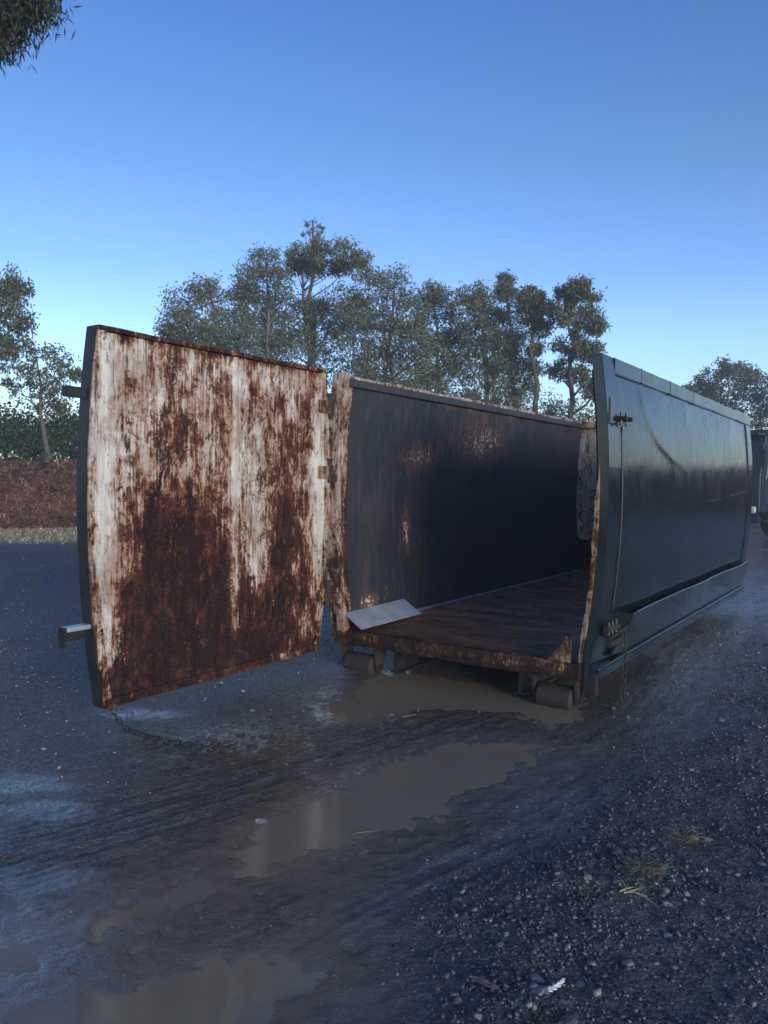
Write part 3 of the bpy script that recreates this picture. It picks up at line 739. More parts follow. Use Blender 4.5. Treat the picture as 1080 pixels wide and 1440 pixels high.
# latch tabs sticking out past the free edge
yfe = yf(2.0)
MB().box(DXI-0.075, DXI-0.030, yfe-0.15, yfe-0.013, 1.985, 2.045).build('latch_tab', M['black_steel'], door, 0.006)
yfe = yf(0.7)
tb = MB().box(DXI-0.080, DXI-0.012, yfe-0.17, yfe-0.013, 0.665, 0.690).build('latch_shelf', M['plate'], door, 0.004)
MB().box(DXI-0.080, DXI-0.012, yfe-0.185, yfe-0.171, 0.575, 0.690).build('latch_lip', M['black_steel'], tb, 0.004)
MB().box(DXI-0.080, DXI-0.072, yfe-0.170, yfe-0.013, 0.60, 0.664).build('latch_web', M['black_steel'], tb, 0.002)
# hinges
for zz in (2.12, 1.60, 0.62):
    h_ = MB().tube([(DXI-0.005, -0.055, zz-0.085), (DXI-0.005, -0.055, zz+0.085)], 0.026, 12).build('hinge', M['rust_steel'], door)
    MB().box(DXI-0.012, DXI+0.012, -0.19, -0.07, zz-0.05, zz+0.05).build('hinge_leaf', M['sill'], h_, 0.004, attrs=dict(wear=lambda x, y, z: 0.6))
    MB().box(DXI-0.020, DXI+0.006, -0.04, 0.02, zz-0.06, zz+0.06).build('hinge_knuckle', M['rust_steel'], h_, 0.006)
    MB().tube([(DXI-0.005, -0.055, zz+0.086), (DXI-0.005, -0.055, zz+0.11)], 0.034, 8).build('pin_head', M['rust_steel'], h_)

# ---- loose steel plate against the left wall
pl = MB()
A, B_, C_, D_ = (-0.775, -0.02, FZ+0.030), (-0.80, 0.95, FZ+0.026), (-1.005, 0.98, FZ+0.135), (-1.00, 0.05, FZ+0.125)
nrm = Vector(B_)-Vector(A); nn = (Vector(B_)-Vector(A)).cross(Vector(D_)-Vector(A)).normalized()*0.008
ringa = [Vector(q) for q in (A, B_, C_, D_)]; ringb = [q+nn for q in ringa]
k = MB(); k.loft([[tuple(b2w(*q)) for q in ringa], [tuple(b2w(*q)) for q in ringb]])
# origin at its base
o = k.build('steel_plate', M['plate'], None, 0.002)
tag(o, 'pale bare steel plate leaning on the bin floor against the left wall', 'plate')

# ================================================================== CHAINS
def link_mesh(L=0.048, Wd=0.028, r=0.0042):
    pts = []
    a = (L-Wd)/2
    for j in range(7): t = -math.pi/2+math.pi*j/6; pts.append((a+Wd/2*math.cos(t), Wd/2*math.sin(t), 0))
    for j in range(7): t = math.pi/2+math.pi*j/6; pts.append((-a+Wd/2*math.cos(t), Wd/2*math.sin(t), 0))
    seg = 6; rings = []
    n = len(pts)
    for i, p in enumerate(pts):
        t = (Vector(pts[(i+1) % n])-Vector(pts[i-1])).normalized(); nrm_ = Vector((t.y, -t.x, 0))
        rings.append([Vector(p)+nrm_*r*math.cos(2*math.pi*j/seg)+Vector((0, 0, 1))*r*math.sin(2*math.pi*j/seg) for j in range(seg)])
    m_ = MB(); m_.loft(rings+[rings[0]], caps=False)
    me = bpy.data.meshes.new('chain_link'); me.from_pydata(m_.v, [], m_.f); me.update()
    me.polygons.foreach_set('use_smooth', np.ones(len(me.polygons), bool)); me.materials.append(M['chain'])
    return me
LINK = link_mesh()
def chain(name, label, pts, group=None, step=0.037):
    pts = [Vector(p) for p in pts]; root = empty(name, pts[-1]); tag(root, label, 'chain', group)
    seg = [0]; 
    for a, b in zip(pts, pts[1:]): seg.append(seg[-1]+(b-a).length)
    n = int(seg[-1]/step); o0 = pts[-1]
    for i in range(n):
        d_ = i*step; k = max(j for j in range(len(seg)) if seg[j] <= d_ + 1e-9); k = min(k, len(pts)-2)
        t = (d_-seg[k])/max(1e-9, seg[k+1]-seg[k]); p = pts[k].lerp(pts[k+1], t)
        T = (pts[k+1]-pts[k]).normalized(); flat = abs(T.z) < 0.5
        N_ = Vector((0, 0, 1)) if flat else Vector((1, 0.3, 0))
        B2 = N_.cross(T).normalized(); N_ = T.cross(B2)
        if i % 2: 
            ang = 0.9 if flat else math.pi/2
        else: ang = 0.15 if flat else 0
        Rm = Matrix((T, B2, N_)).transposed().to_4x4() @ Matrix.Rotation(ang, 4, 'X')
        o = bpy.data.objects.new('link', LINK); COL.objects.link(o); o.parent = root
        o.matrix_local = Matrix.Translation(p-o0) @ Rm
def gp(px, py, dz=0.012):
    x, y = on_ground(px, py, 0.02); return (x, y, max(gheight(x, y), 0)+dz)
top = b2w(DXI-0.02, yf(.19)+0.06, 0.185)
pts = [tuple(top), tuple(Vector(top)+Vector((0.03, -0.02, -0.06))), tuple(Vector(top)+Vector((0.09, -0.05, -0.12)))]
pts += [gp(205, 1040), gp(222, 1044), gp(240, 1047), gp(262, 1050), gp(275, 1053), gp(300, 1056), gp(325, 1058)]
chain('chain', 'thin rusty chain trailing on mud from corner of open door', pts)
q0 = b2w(lx+0.075, 0.40, 0.53)
x0_, y0_ = q0.x, q0.y
chain('chain', 'dark chain hanging from the latch by the right rear post', [(x0_, y0_, .53), (x0_+.012, y0_-.01, .33), (x0_+.006, y0_, .10), (x0_+.002, y0_-.004, max(gheight(x0_, y0_), 0)+0.012), (x0_-0.06, y0_-0.03, max(gheight(x0_-.06, y0_-.03), 0)+0.010), (x0_-0.11, y0_-0.02, max(gheight(x0_-.11, y0_-.02), 0)+0.010)])

# ================================================================== GRAVEL, STONES, LITTER
cube = np.array([(-1,-1,-1),(1,-1,-1),(1,1,-1),(-1,1,-1),(-1,-1,1),(1,-1,1),(1,1,1),(-1,1,1)], float)*0.62
ctri = np.array([(0,2,1),(0,3,2),(4,5,6),(4,6,7),(0,1,5),(0,5,4),(1,2,6),(1,6,5),(2,3,7),(2,7,6),(3,0,4),(3,4,7)])
def stones(xy, size, squash=0.65):
    n = len(xy); z = height(xy[:, 0], xy[:, 1])[0]
    V = np.repeat(cube[None], n, 0) + RNG.normal(0, 0.22, (n, 8, 3))
    sc = size[:, None]*np.stack([RNG.uniform(.7, 1.25, n), RNG.uniform(.6, 1.0, n), RNG.uniform(.45, .8, n)], 1)
    V = V*sc[:, None, :]*0.5
    # random tilt and turn
    a = RNG.uniform(0, 2*np.pi, n); b = RNG.normal(0, 0.45, n)
    ca, sa, cb, sb = np.cos(a), np.sin(a), np.cos(b), np.sin(b)
    x, y, zz = V[..., 0], V[..., 1], V[..., 2]
    x, zz = x*cb[:, None]+zz*sb[:, None], -x*sb[:, None]+zz*cb[:, None]
    x, y = x*ca[:, None]-y*sa[:, None], x*sa[:, None]+y*ca[:, None]
    V = np.stack([x+xy[:, :1], y+xy[:, 1:], zz+z[:, None]+size[:, None]*0.10], -1)
    Fc = ctri[None]+np.arange(n)[:, None, None]*8
    return V.reshape(-1, 3), Fc.reshape(-1, 3)
def sample(n, x0, x1, y0, y1, dens):
    x = RNG.uniform(x0, x1, n); y = y0*(y1/y0)**RNG.uniform(0, 1, n)   # thinner with distance
    z, w_, md, gr_, dg_ = height(x, y)[:5]
    q, a = track(x, y)
    keep = RNG.uniform(0, 1, n) < dens(x, y, z, w_, md, q)
    return np.c_[x, y][keep]
def loose_d(x, y, z, w_, md, q):
    l = sstep(0.45, 1.05, q+0.35*fbm(x*1.4, y*1.4, 3, 50)); c_ = (0.25+0.75*sstep(-.3, .4, fbm(x*3, y*3, 3, 55)))*sstep(-0.05, 0.55, x+0.25*fbm(x*2, y*2, 3, 52))
    return np.clip(l*c_, 0, 1)*(z > 0.004)*(np.abs(w2bx(x, y)) > 1.1)
A_ = sample(95000, -0.5, 4.2, 2.0, 8.5, loose_d)
A_ = A_[(A_[:, 0] < 0.62*A_[:, 1]+0.5)]
szA = np.clip(RNG.lognormal(-4.80, 0.52, len(A_)), 0.004, 0.034)
V, Fc = stones(A_, szA)
tag(link('gravel', np_mesh('gravel', V, Fc), M['stone_dark']), 'loose dark gravel heaped beside the wheel tracks', 'gravel', kind='stuff')
B2_ = sample(14000, -0.5, 4.2, 2.0, 9, loose_d); B2_ = B2_[(B2_[:, 0] < 0.62*B2_[:, 1]+0.5)][:4500]
V, Fc = stones(B2_, np.clip(RNG.lognormal(-4.4, 0.42, len(B2_)), 0.006, 0.032))
tag(link('gravel', np_mesh('gravel', V, Fc), M['stone_pale']), 'paler grey gravel scattered through the dark gravel', 'gravel', kind='stuff')
def thin_d(x, y, z, w_, md, q): return np.clip(0.35+0.9*fbm(x*1.2, y*1.2, 3, 58)+0.3*sstep(-.8, -1.8, q), 0.04, 1)*(z > 0.003)*(1-.75*md)
C2 = sample(42000, -6.5, 5.0, 2.1, 15, thin_d); C2 = C2[np.abs(C2[:, 0]) < 0.6*C2[:, 1]+0.4]
C2 = C2[~((np.abs(w2bx(C2[:, 0], C2[:, 1])) < 1.05) & (C2[:, 1] > 5.4))]
V, Fc = stones(C2, np.clip(RNG.lognormal(-4.85, 0.5, len(C2)), 0.004, 0.035)*np.clip(C2[:, 1]/4, 0.8, 2.0))
tag(link('gravel', np_mesh('gravel', V, Fc), M['stone_pale']), 'sparse pale grit scattered over the yard and wheel tracks', 'gravel', kind='stuff')
# larger stones one can pick out
SM = []
for k in range(7):
    bm = bmesh.new(); bmesh.ops.create_icosphere(bm, subdivisions=1 if k % 2 else 2, radius=0.5)
    for v in bm.verts:
        n_ = v.co.normalized(); v.co *= 1+0.55*pn(n_.x*2.2+k*5.3, n_.y*2.2, n_.z*2.2); v.co.x *= 1.2; v.co.z *= 0.66
        if v.co.z > 0.20: v.co.z = 0.20+(v.co.z-.2)*.4
    me = bpy.data.meshes.new('stone'); bm.to_mesh(me); bm.free(); me.materials.append(M['stone_pale'] if k % 3 == 0 else M['stone_dark']); SM.append(me)
spots = [(x, y) for x, y in A_[RNG.choice(len(A_), 95, replace=False)]]
for i, (x, y) in enumerate(spots):
    s_ = random.uniform(0.024, 0.046)*(1.25 if i % 9 == 0 else 1)
    o = bpy.data.objects.new('stone', SM[i % 7]); COL.objects.link(o)
    o.scale = (s_, s_, s_); o.rotation_euler = (random.uniform(-.2, .2), random.uniform(-.2, .2), random.uniform(0, 6.28))
    o.location = (x, y, gheight(x, y)+s_*0.06)
    tag(o, 'larger loose grey stone lying in the dark gravel', 'stone', 'stones lying in the gravel')

def leaf_thing(name, px, py, L, Wd, rz, mat, label, cat, curl=0.25):
    x, y = on_ground(px, py, 0.03); z = gheight(x, y)
    def f(u, v):
        t = u*2-1; w_ = Wd/2*(1-abs(t)**2.2)**0.8*(v*2-1) if abs(t) < 1 else 0
        return (t*L/2, w_, 0.010+curl*L*0.12*t*t+0.006*abs(v*2-1)*(1-t*t))
    m_ = MB().grid(f, 16, 6); o = m_.build(name, mat, None, smooth=True)
    md = o.modifiers.new('thick', 'SOLIDIFY'); md.thickness = 0.0012
    o.location = (x, y, z+0.004); o.rotation_euler = (0, 0, rz); tag(o, label, cat); return o
M['dry_leaf'] = m_simple('dry_leaf', (0.15, 0.105, 0.10), 0.55, 0.5, 60, bump=0.3)
M['white'] = m_simple('white_plastic', (0.75, 0.75, 0.72), 0.5, 0.08, 20, bump=0)
leaf_thing('fallen_leaf', 680, 1397, 0.105, 0.028, -0.62, M['dry_leaf'], 'curled purple brown dry leaf lying on the wet ground', 'leaf')
leaf_thing('fallen_leaf', 118, 1083, 0.13, 0.022, 0.25, M['dry_leaf'], 'dry leaf on wet ground below the trailing door chain', 'leaf')
# torn scrap of white plastic
x, y = on_ground(782, 1404, 0.03); z = gheight(x, y)
pp = [(-.040,-.012),(-.028,-.016),(-.02,-.008),(-.008,-.010),(.002,-.002),(.012,-.006),(.018,.002),(.034,.004),(.042,.012),(.034,.016),(.022,.012),(.012,.013),(.004,.008),(-.006,.010),(-.014,.002),(-.026,.004),(-.036,.000)]
m_ = MB().loft([[(a*0.95, b, 0.004+0.006*abs(a)/.04) for a, b in pp], [(a*.95, b, 0.007+0.006*abs(a)/.04) for a, b in pp]])
o = m_.build('plastic_scrap', M['white']); o.location = (x, y, z+0.012); o.rotation_euler = (0.15, 0, 0.45)
tag(o, 'small torn scrap of white plastic lying on the gravel', 'litter')
# dry grass tufts
def blades(n, rad, L, flat, wid, seed, cen=(0, 0), dirbias=None):
    r = random.Random(seed); m_ = MB()
    for i in range(n):
        a = r.uniform(0, 6.28); rr = rad*math.sqrt(r.random())*0.6
        bx, by = cen[0]+rr*math.cos(a), cen[1]+rr*math.sin(a)
        a2 = (a+r.gauss(0, 1.6)) if dirbias is None else dirbias+r.gauss(0, .5)
        l = L*r.uniform(.45, 1); up = l*(1-flat)*r.uniform(.3, 1)
        cx, cy = math.cos(a2), math.sin(a2); bend = r.gauss(0, .55)
        P = [(bx+cx*l*t-cy*bend*l*t*t, by+cy*l*t+cx*bend*l*t*t, 0.004+up*math.sin(t*math.pi*0.72)) for t in (0, .33, .66, 1)]
        m_.tube(P, [wid, wid*.9, wid*.7, wid*.25], 4)
    return m_
def tuft(px, py, n, rad, L, flat, label, mat, wid=0.0016, seed=1, **k):
    x, y = on_ground(px, py, 0.04); z = gheight(x, y)
    o = blades(n, rad, L, flat, wid, seed, **k).build('grass_tuft', mat); o.location = (x, y, z-0.002)
    return tag(o, label, 'grass')
tuft(908, 1225, 260, 0.085, 0.055, 0.72, 'dense flattened tuft of dry grass in the gravel', M['straw_dim'], 0.0014, 3)
tuft(960, 1182, 34, 0.05, 0.10, 0.55, 'thin wispy tuft of dry grass standing in gravel', M['straw_dim'], 0.0013, 4)
tuft(690+185, 1256, 9, 0.02, 0.11, 0.85, 'few pale bent straws lying on the dark gravel', M['straw'], 0.0020, 8, dirbias=0.3)
def stick(px, py, L, rz, label, mat, r=0.003):
    x, y = on_ground(px, py, 0.03); z = gheight(x, y)
    P = [(L*(t-.5), 0.05*L*math.sin(t*5), 0.004+0.004*t) for t in (0, .25, .5, .75, 1)]
    o = MB().tube(P, [r, r*1.1, r, r*.8, r*.5], 6).build('twig', mat); o.location = (x, y, z+0.008); o.rotation_euler = (0, 0, rz)
    tag(o, label, 'twig')
stick(1066, 1290, 0.08, 1.1, 'short pale straw coloured twig on the gravel', M['straw_dim'])
stick(515, 1163, 0.12, 0.35, 'thin pale twig at the rim of the long puddle', M['straw_dim'], .002)
stick(575, 1005, 0.10, 0.5, 'bent twig in the shallow mud in front of the bin', M['straw_dim'], .004)
# pale pebbles in the mud
for (px, py, s_) in ((366,1150,.045),(447,1012,.03),(355,1002,.03),(995,1188,.03)):
    x, y = on_ground(px, py, .02); o = bpy.data.objects.new('stone', SM[0]); COL.objects.link(o); o.scale = (s_,)*3; o.location = (x, y, max(0, gheight(x, y))+s_*.1)
    tag(o, 'single pale stone sitting on wet mud', 'stone', 'pale stones sitting on wet mud')

# ================================================================== BANK
BK = np.array([(-60,8),(-32,14.5),(-10.3,22.3),(2,29),(11,37),(19,38.5),(26,32),(29,22),(30,8),(30,-10)])
BKQ, _ = resample(BK, 700)
def BN(p): return 0.30*fbm(p[:, 0]*.55, p[:, 1]*.55, 4, 4)+0.10*fbm(p[:, 0]*2.2, p[:, 1]*2.2, 3, 14)
def bank():
    T_ = np.gradient(BKQ, axis=0); T_ /= np.hypot(*T_.T)[:, None]; Nn = np.c_[-T_[:, 1], T_[:, 0]]
    kx = [-.6,0,.35,.8,1.3,1.8,2.3,2.8,3.4,4.2,6,9,14,20]; kz = [-.08,.02,.25,.62,1.0,1.32,1.6,1.8,1.93,2.0,2.02,2.0,1.6,-.1]
    prof = [(o_, float(np.interp(o_, kx, kz))) for o_ in [-.6]+list(np.linspace(0, 4.4, 24))+[6, 9, 14, 20]]
    V = []; hs = 1+0.55*sstep(0.50, 0.68, np.linspace(0, 1, len(BKQ)))
    for j, (o_, z) in enumerate(prof):
        p = BKQ+Nn*o_
        nz = BN(p)*(1 if 0 < j < 28 else 0)*min(1, max(.25, o_/1.2))
        V.append(np.c_[p, z*(hs if 0 < j < 28 else 1)+nz])
    V = np.stack(V, 1); n, k = V.shape[:2]
    ii = np.arange(n*k).reshape(n, k)
    q = np.stack([ii[:-1, :-1], ii[1:, :-1], ii[1:, 1:], ii[:-1, 1:]], -1).reshape(-1, 4)
    return V.reshape(-1, 3), q[:, ::-1]
V, q = bank(); bk = link('mulch_bank', np_mesh('mulch_bank', V, q, None, True), M['mulch'])
tag(bk, 'low red brown mulch bank along the edge of the yard', 'bank', kind='structure')
# chips and sticks over the visible slope
n = 26000; i = RNG.integers(170, 300, n)
T_ = np.gradient(BKQ, axis=0); T_ /= np.hypot(*T_.T)[:, None]; Nn = np.c_[-T_[:, 1], T_[:, 0]]
of = RNG.uniform(-.1, 3.9, n); p = BKQ[i]+Nn[i]*of[:, None]+T_[i]*RNG.uniform(-.3, .3, n)[:, None]
zz = np.interp(of, [-.6,0,.35,.8,1.3,1.8,2.3,2.8,3.4,4.2], [-.08,.02,.25,.62,1.0,1.32,1.6,1.8,1.93,2.0])+BN(p)*np.clip(of/1.2, .25, 1)
L = RNG.uniform(.06, .30, n); a = RNG.uniform(0, 6.28, n); dx = np.c_[np.cos(a), np.sin(a), RNG.normal(0, .45, n)]*L[:, None]/2
c = np.c_[p, zz+0.05]; up = np.c_[RNG.normal(0, .3, n), RNG.normal(0, .3, n), np.ones(n)]*0.014; sd2 = np.c_[-np.sin(a), np.cos(a), np.zeros(n)]*.016
V = np.stack([c-dx-sd2, c+dx-sd2, c+dx+sd2, c-dx+sd2, c+up], 1).reshape(-1, 3)
Fc = (np.array([(0,1,4),(1,2,4),(2,3,4),(3,0,4)])[None]+np.arange(n)[:, None, None]*5).reshape(-1, 3)
tag(link('bark_mulch', np_mesh('bark_mulch', V, Fc), M['chips']), 'coarse bark chips and twigs strewn over the bank', 'mulch', kind='stuff')
# dry grass of the verge
n = 16000; x = RNG.uniform(-22, -1, n); y = RNG.uniform(15, 27, n)
dgv = height(x, y)[4]; k = RNG.uniform(0, 1, n) < dgv; x, y = x[k], y[k]; n = len(x)
h_ = RNG.uniform(.03, .11, n); a = RNG.uniform(0, 6.28, n); w_ = .012
V = np.stack([np.c_[x-w_*np.cos(a), y-w_*np.sin(a), np.full(n, .02)], np.c_[x+w_*np.cos(a), y+w_*np.sin(a), np.full(n, .02)], np.c_[x+RNG.normal(0, .05, n), y+RNG.normal(0, .05, n), .02+h_]], 1).reshape(-1, 3)
tag(link('dry_grass', np_mesh('dry_grass', V, np.arange(n*3).reshape(-1, 3)), M['straw']), 'short dry yellow grass along the foot of the bank', 'grass', kind='stuff')

# ================================================================== TREES
def leaf_cloud(tufts, per, rad, L, Wd, rng, droop=0.5):
    """tufts (n,3) -> mesh of lance-shaped leaves (two triangles folded along the rib)"""
    n = len(tufts)*per
    c = np.repeat(tufts, per, 0) + rng.normal(0, 1, (n, 3))*rad*np.array([1, 1, .75])
    d = rng.normal(0, 1, (n, 3)); d[:, 2] -= droop*1.3; d /= np.linalg.norm(d, axis=1)[:, None]
    s_ = np.cross(d, rng.normal(0, 1, (n, 3))); s_ /= np.linalg.norm(s_, axis=1)[:, None]+1e-9
    l = L*rng.uniform(.6, 1.25, n)[:, None]; w_ = Wd*rng.uniform(.7, 1.3, n)[:, None]
    m_ = c+d*l*.42
    V = np.stack([c, m_+s_*w_*.5, c+d*l, m_-s_*w_*.5], 1).reshape(-1, 3)
    Q = np.arange(n*4).reshape(-1, 4)
    sh = np.repeat(np.clip(rng.normal(.5, .28, n)*.6+np.repeat(rng.uniform(0, .7, len(tufts)), per)*.6, 0, 1), 4)
    return V, Q, sh
def tree(name, label, base, clumps, mat, group, seed, per=26, tufts=12, L=0.20, Wd=0.055, r0=None, cat='tree', droop=.5, spread=.20, bare=0.0):
    rng = np.random.default_rng(seed); base = Vector(base)
    root = empty(name, base); tag(root, label, cat, group)
    cl = [(Vector(c[:3])-base, c[3]) for c in clumps]
    H = max(c.z+r for c, r in cl); cx = sum((c.x for c, r in cl))/len(cl); cy = sum((c.y for c, r in cl))/len(cl)
    r0 = r0 or 0.014*H+0.05
    top = min(cl, key=lambda q: (q[0].x-cx)**2+(q[0].y-cy)**2-(q[0].z**2)*.25)[0]
    tp = []
    for i in range(11):
        t = i/10; w_ = math.sin(t*math.pi)*0.03*H
        tp.append(Vector((top.x*t**1.3+w_*rng.normal()*.35, top.y*t**1.3+w_*rng.normal()*.35, top.z*t)))
    wood = MB().tube(tp, [r0*(1.25 if i == 0 else 1)*(1-.85*i/10) for i in range(11)], 9)
    T = []
    for c, r in cl:
        t = max(.18, min(.92, (c.z-max(.12*H, .55*math.hypot(c.x-top.x*c.z/H, c.y-top.y*c.z/H)+r*.4))/max(top.z, .1)))
        k = t*10; i = int(k); st = tp[i].lerp(tp[min(i+1, 10)], k-i)
        if (c-st).length > .15:
            mid = st.lerp(c, .5)+Vector((rng.normal()*.12*r, rng.normal()*.12*r, -.10*(c-st).length*0.5))
            rb = r0*(1-.85*t)*.55
            wood.tube([st, st.lerp(mid, .55), mid, mid.lerp(c, .6), c], [rb, rb*.8, rb*.62, rb*.45, rb*.28], 6)
        nt = max(4, int(tufts*(0.6+.4*rng.random())))
        for j in range(nt):
            d = rng.normal(0, 1, 3); d /= np.linalg.norm(d); d[2] = d[2]*.85
            p = c+Vector(d)*float(r*(.35+.62*rng.random()**.6))
            T.append(tuple(p))
            if j % 2 == 0:
                m2 = c.lerp(p, .5)+Vector(rng.normal(0, .06*r, 3)); wood.tube([c, m2, p], [max(.012, r0*.10), max(.010, r0*.07), .006], 4, caps=False)
    wood.build('trunk', M['bark'], root, smooth=True)
    rad = np.mean([r for _, r in cl])*spread
    V, Q, sh = leaf_cloud(np.array(T), per, rad, L, Wd, rng, droop)
    link('crown', np_mesh('crown', V, Q, dict(shade=sh)), mat, root)
    return root
def px_clumps(P, D, seed, dj=1.2):
    r = random.Random(seed); out = []
    for x, y, rr in P:
        d = D+r.uniform(-dj, dj); p = at_depth(x, y, d); out.append((p[0], p[1], p[2], 1.22*rr*d/F_PX))
    return out
def base_px(px, D, z=1.9):
    p = at_depth(px, 680, D); return (p[0], p[1], z)
G = 'gum trees on the bank behind the bin'
main = [
 (330, 31, [(265,425,28),(295,410,26),(250,452,20),(285,455,28),(320,440,26),(310,480,25),(275,485,25),(340,470,25),(238,468,12),(350,505,25)], 'leaf', 'broad gum tree whose crown spreads low behind the rusty open door'),
 (385, 32, [(375,372,22),(350,390,20),(392,393,18),(360,425,28),(398,425,22),(375,460,28),(408,475,28),(345,412,20),(390,510,26)], 'leaf', 'round topped gum tree beside the tall one with an umbrella crown'),
 (442, 33, [(422,358,18),(452,352,17),(486,354,19),(505,364,12),(440,374,15),(475,373,14),(415,376,11),(440,432,18),(466,455,22),(430,482,25)], 'leaf', 'tallest gum tree with a flat umbrella crown'),
 (540, 31, [(520,400,26),(555,400,24),(490,425,24),(580,425,22),(535,440,28),(500,465,26),(570,465,26),(540,490,26),(600,485,22),(515,520,22),(575,520,24)], 'leaf2', 'wide olive gum tree behind the left bin wall'),
 (618, 33, [(610,414,16),(600,435,20),(628,438,20),(620,470,25),(643,475,20),(625,510,25),(600,540,22)], 'leaf', 'narrow gum tree between the olive gum and the dark gum'),
 (680, 32, [(655,420,16),(680,415,16),(665,450,22),(692,445,20),(680,485,26),(708,480,20),(660,515,24),(700,520,25)], 'leaf', 'dark twin topped gum tree left of the pointed tree'),
 (728, 33, [(711,393,7),(711,410,11),(718,438,18),(735,470,20),(725,500,22),(745,522,20),(735,545,20)], 'leaf', 'dark tree with a narrow pointed tip behind the bin'),
 (756, 30, [(745,416,16),(758,425,14),(744,443,14),(760,460,14),(752,490,8)], 'leaf2', 'slender gum tree with a small crown on a bare pale trunk'),
 (806, 29, [(800,412,16),(816,405,14),(830,428,18),(790,438,18),(815,455,20),(840,458,12),(800,488,20),(828,492,16),(788,520,14),(820,530,16),(840,548,14)], 'leaf', 'open crowned gum tree standing alone near the right bin wall'),
]
SKY = np.array([(235,470),(265,425),(300,410),(350,390),(400,395),(440,375),(500,375),(525,395),(560,400),(600,415),(640,435),(680,425),(715,415),(745,430),(765,470),(790,450),(830,450),(850,480)])
def fill(x0, x1, seed):
    r = random.Random(seed); out = []
    for x in np.arange(x0, x1, 27):
        y = np.interp(x, SKY[:, 0], SKY[:, 1])+48+r.uniform(0, 14)
        while y < 575: out.append((x+r.uniform(-9, 9), y, r.uniform(18, 25))); y += r.uniform(30, 42)
    return out
main += [
 (300, 37, fill(258, 372, 1), 'leaf', 'low dense gum tree seen under the broad gum behind the door'),
 (450, 38, fill(380, 500, 2), 'leaf2', 'dense low gum tree filling the gap between door and bin'),
 (570, 38, fill(505, 640, 3), 'leaf2', 'low dense gum tree further back behind the olive gum'),
 (690, 37, fill(640, 745, 4), 'leaf', 'low dense gum tree further back behind the pointed tree'),
]
for i, (bx, D, P, mt, lab) in enumerate(main):
    tree('gum_tree', lab, base_px(bx, D), px_clumps(P, D, 40+i), M[mt], G, 100+i, per=34 if i < 9 else 22, tufts=38 if i < 9 else 34, L=.165, Wd=.05)
tree('sapling', 'thin layered sapling tip rising above the umbrella crowned gum', base_px(440, 34), px_clumps([(433,316,3),(440,312,3),(447,319,3),(453,322,3),(435,327,3.5),(447,329,3.5),(428,329,2.5),(441,322,3),(440,340,3)], 34, 3, .1), M['leaf'], None, 77, per=9, tufts=5, L=.15, Wd=.05, r0=.20, droop=-.1, spread=.5)
for i, (x, y, r, D) in enumerate([(560,548,26,29),(615,552,24,29),(665,552,24,29),(712,558,24,28),(770,570,24,28),(815,575,26,27)]):
    tree('shrub', ['low olive shrub under the gum trees behind the left bin wall', 'low olive shrub right beside the bare slender gum trunk', 'low shrub beneath the gum tree standing alone'][0 if i < 4 else i-3], base_px(x, D), px_clumps([(x, y, r), (x-14, y+14, r*.8), (x+15, y+12, r*.8), (x, y+30, r)], D, i, .5), M['leaf2'], 'shrubs under the gum trees', 300+i, per=26, tufts=14, L=.13, Wd=.05, r0=.06, cat='shrub')
tree('gum_tree', 'rounded gum tree beyond the far end of the bin', base_px(1015, 52), px_clumps([(1000,535,20),(1025,519,15),(1043,530,18),(985,548,14),(1020,550,22),(1048,555,22),(1060,528,10),(968,550,8),(1000,575,24)], 52, 9), M['leaf'], None, 201, per=42, tufts=22, L=.26, Wd=.09)
tree('gum_tree', 'dense gum tree standing behind the truck', base_px(1095, 50), px_clumps([(1075,552,20),(1100,545,26),(1082,580,20),(1112,580,28),(1130,550,26),(1060,585,18)], 50, 10), M['leaf'], None, 202, per=42, tufts=22, L=.26, Wd=.09)
tree('gum_tree', 'tall dark gum tree at the left end of the bank', base_px(-28, 25), px_clumps([(-2,398,28),(24,408,14),(-35,420,35),(14,440,22),(28,455,12),(-2,470,28),(-45,470,35),(20,488,16),(-12,510,28),(-60,510,35)], 25, 11), M['leaf'], None, 203, per=44, tufts=20, L=.17, Wd=.05)
tree('gum_tree', 'small gum tree with a slim bare trunk above the mulch bank', base_px(66, 25.5), px_clumps([(50,493,20),(78,503,17),(94,523,12),(65,528,22),(40,525,18),(85,548,16),(106,527,5),(55,560,18),(25,545,18),(80,572,12)], 25.5, 12, .6), M['leaf'], None, 204, per=30, tufts=14, L=.16, Wd=.05, r0=.09)
for i, (x, y, D) in enumerate([(-45,590,28),(8,588,28),(48,600,27.5),(88,592,28),(122,598,28),(165,600,28.5),(215,600,29)]):
    tree('shrub', 'bushy green shrub in the hedge on top of the mulch bank', base_px(x, D), px_clumps([(x,y,24),(x-20,y+16,22),(x+18,y+14,22),(x+6,y+32,24),(x-12,y+34,22)], D, 60+i, .7), M['leaf_green'], 'shrubs in the hedge on the bank', 320+i, per=36, tufts=22, L=.14, Wd=.07, r0=.05, cat='shrub', spread=.28)
# trees that go on round the yard outside the picture (mirrored in the wet paint)
rr = random.Random(5)
def wood_at(x, y, H, i):
    cl = [(x+rr.gauss(0, 1.4), y+rr.gauss(0, 1.4), H*rr.uniform(.35, .95), rr.uniform(.7, 1.1)) for _ in range(12)]
    tree('gum_tree', 'gum tree further round the edge of the yard', (x, y, 1.8), cl, M['leaf'], 'gum trees further round the yard', 400+i, per=26, tufts=18, L=.34, Wd=.12)
for i, (x, y, H) in enumerate([(24,43,9),(36,12,10),(37,4,9),(-32,20,10),(-40,17,9)]):
    wood_at(x, y, H, i)
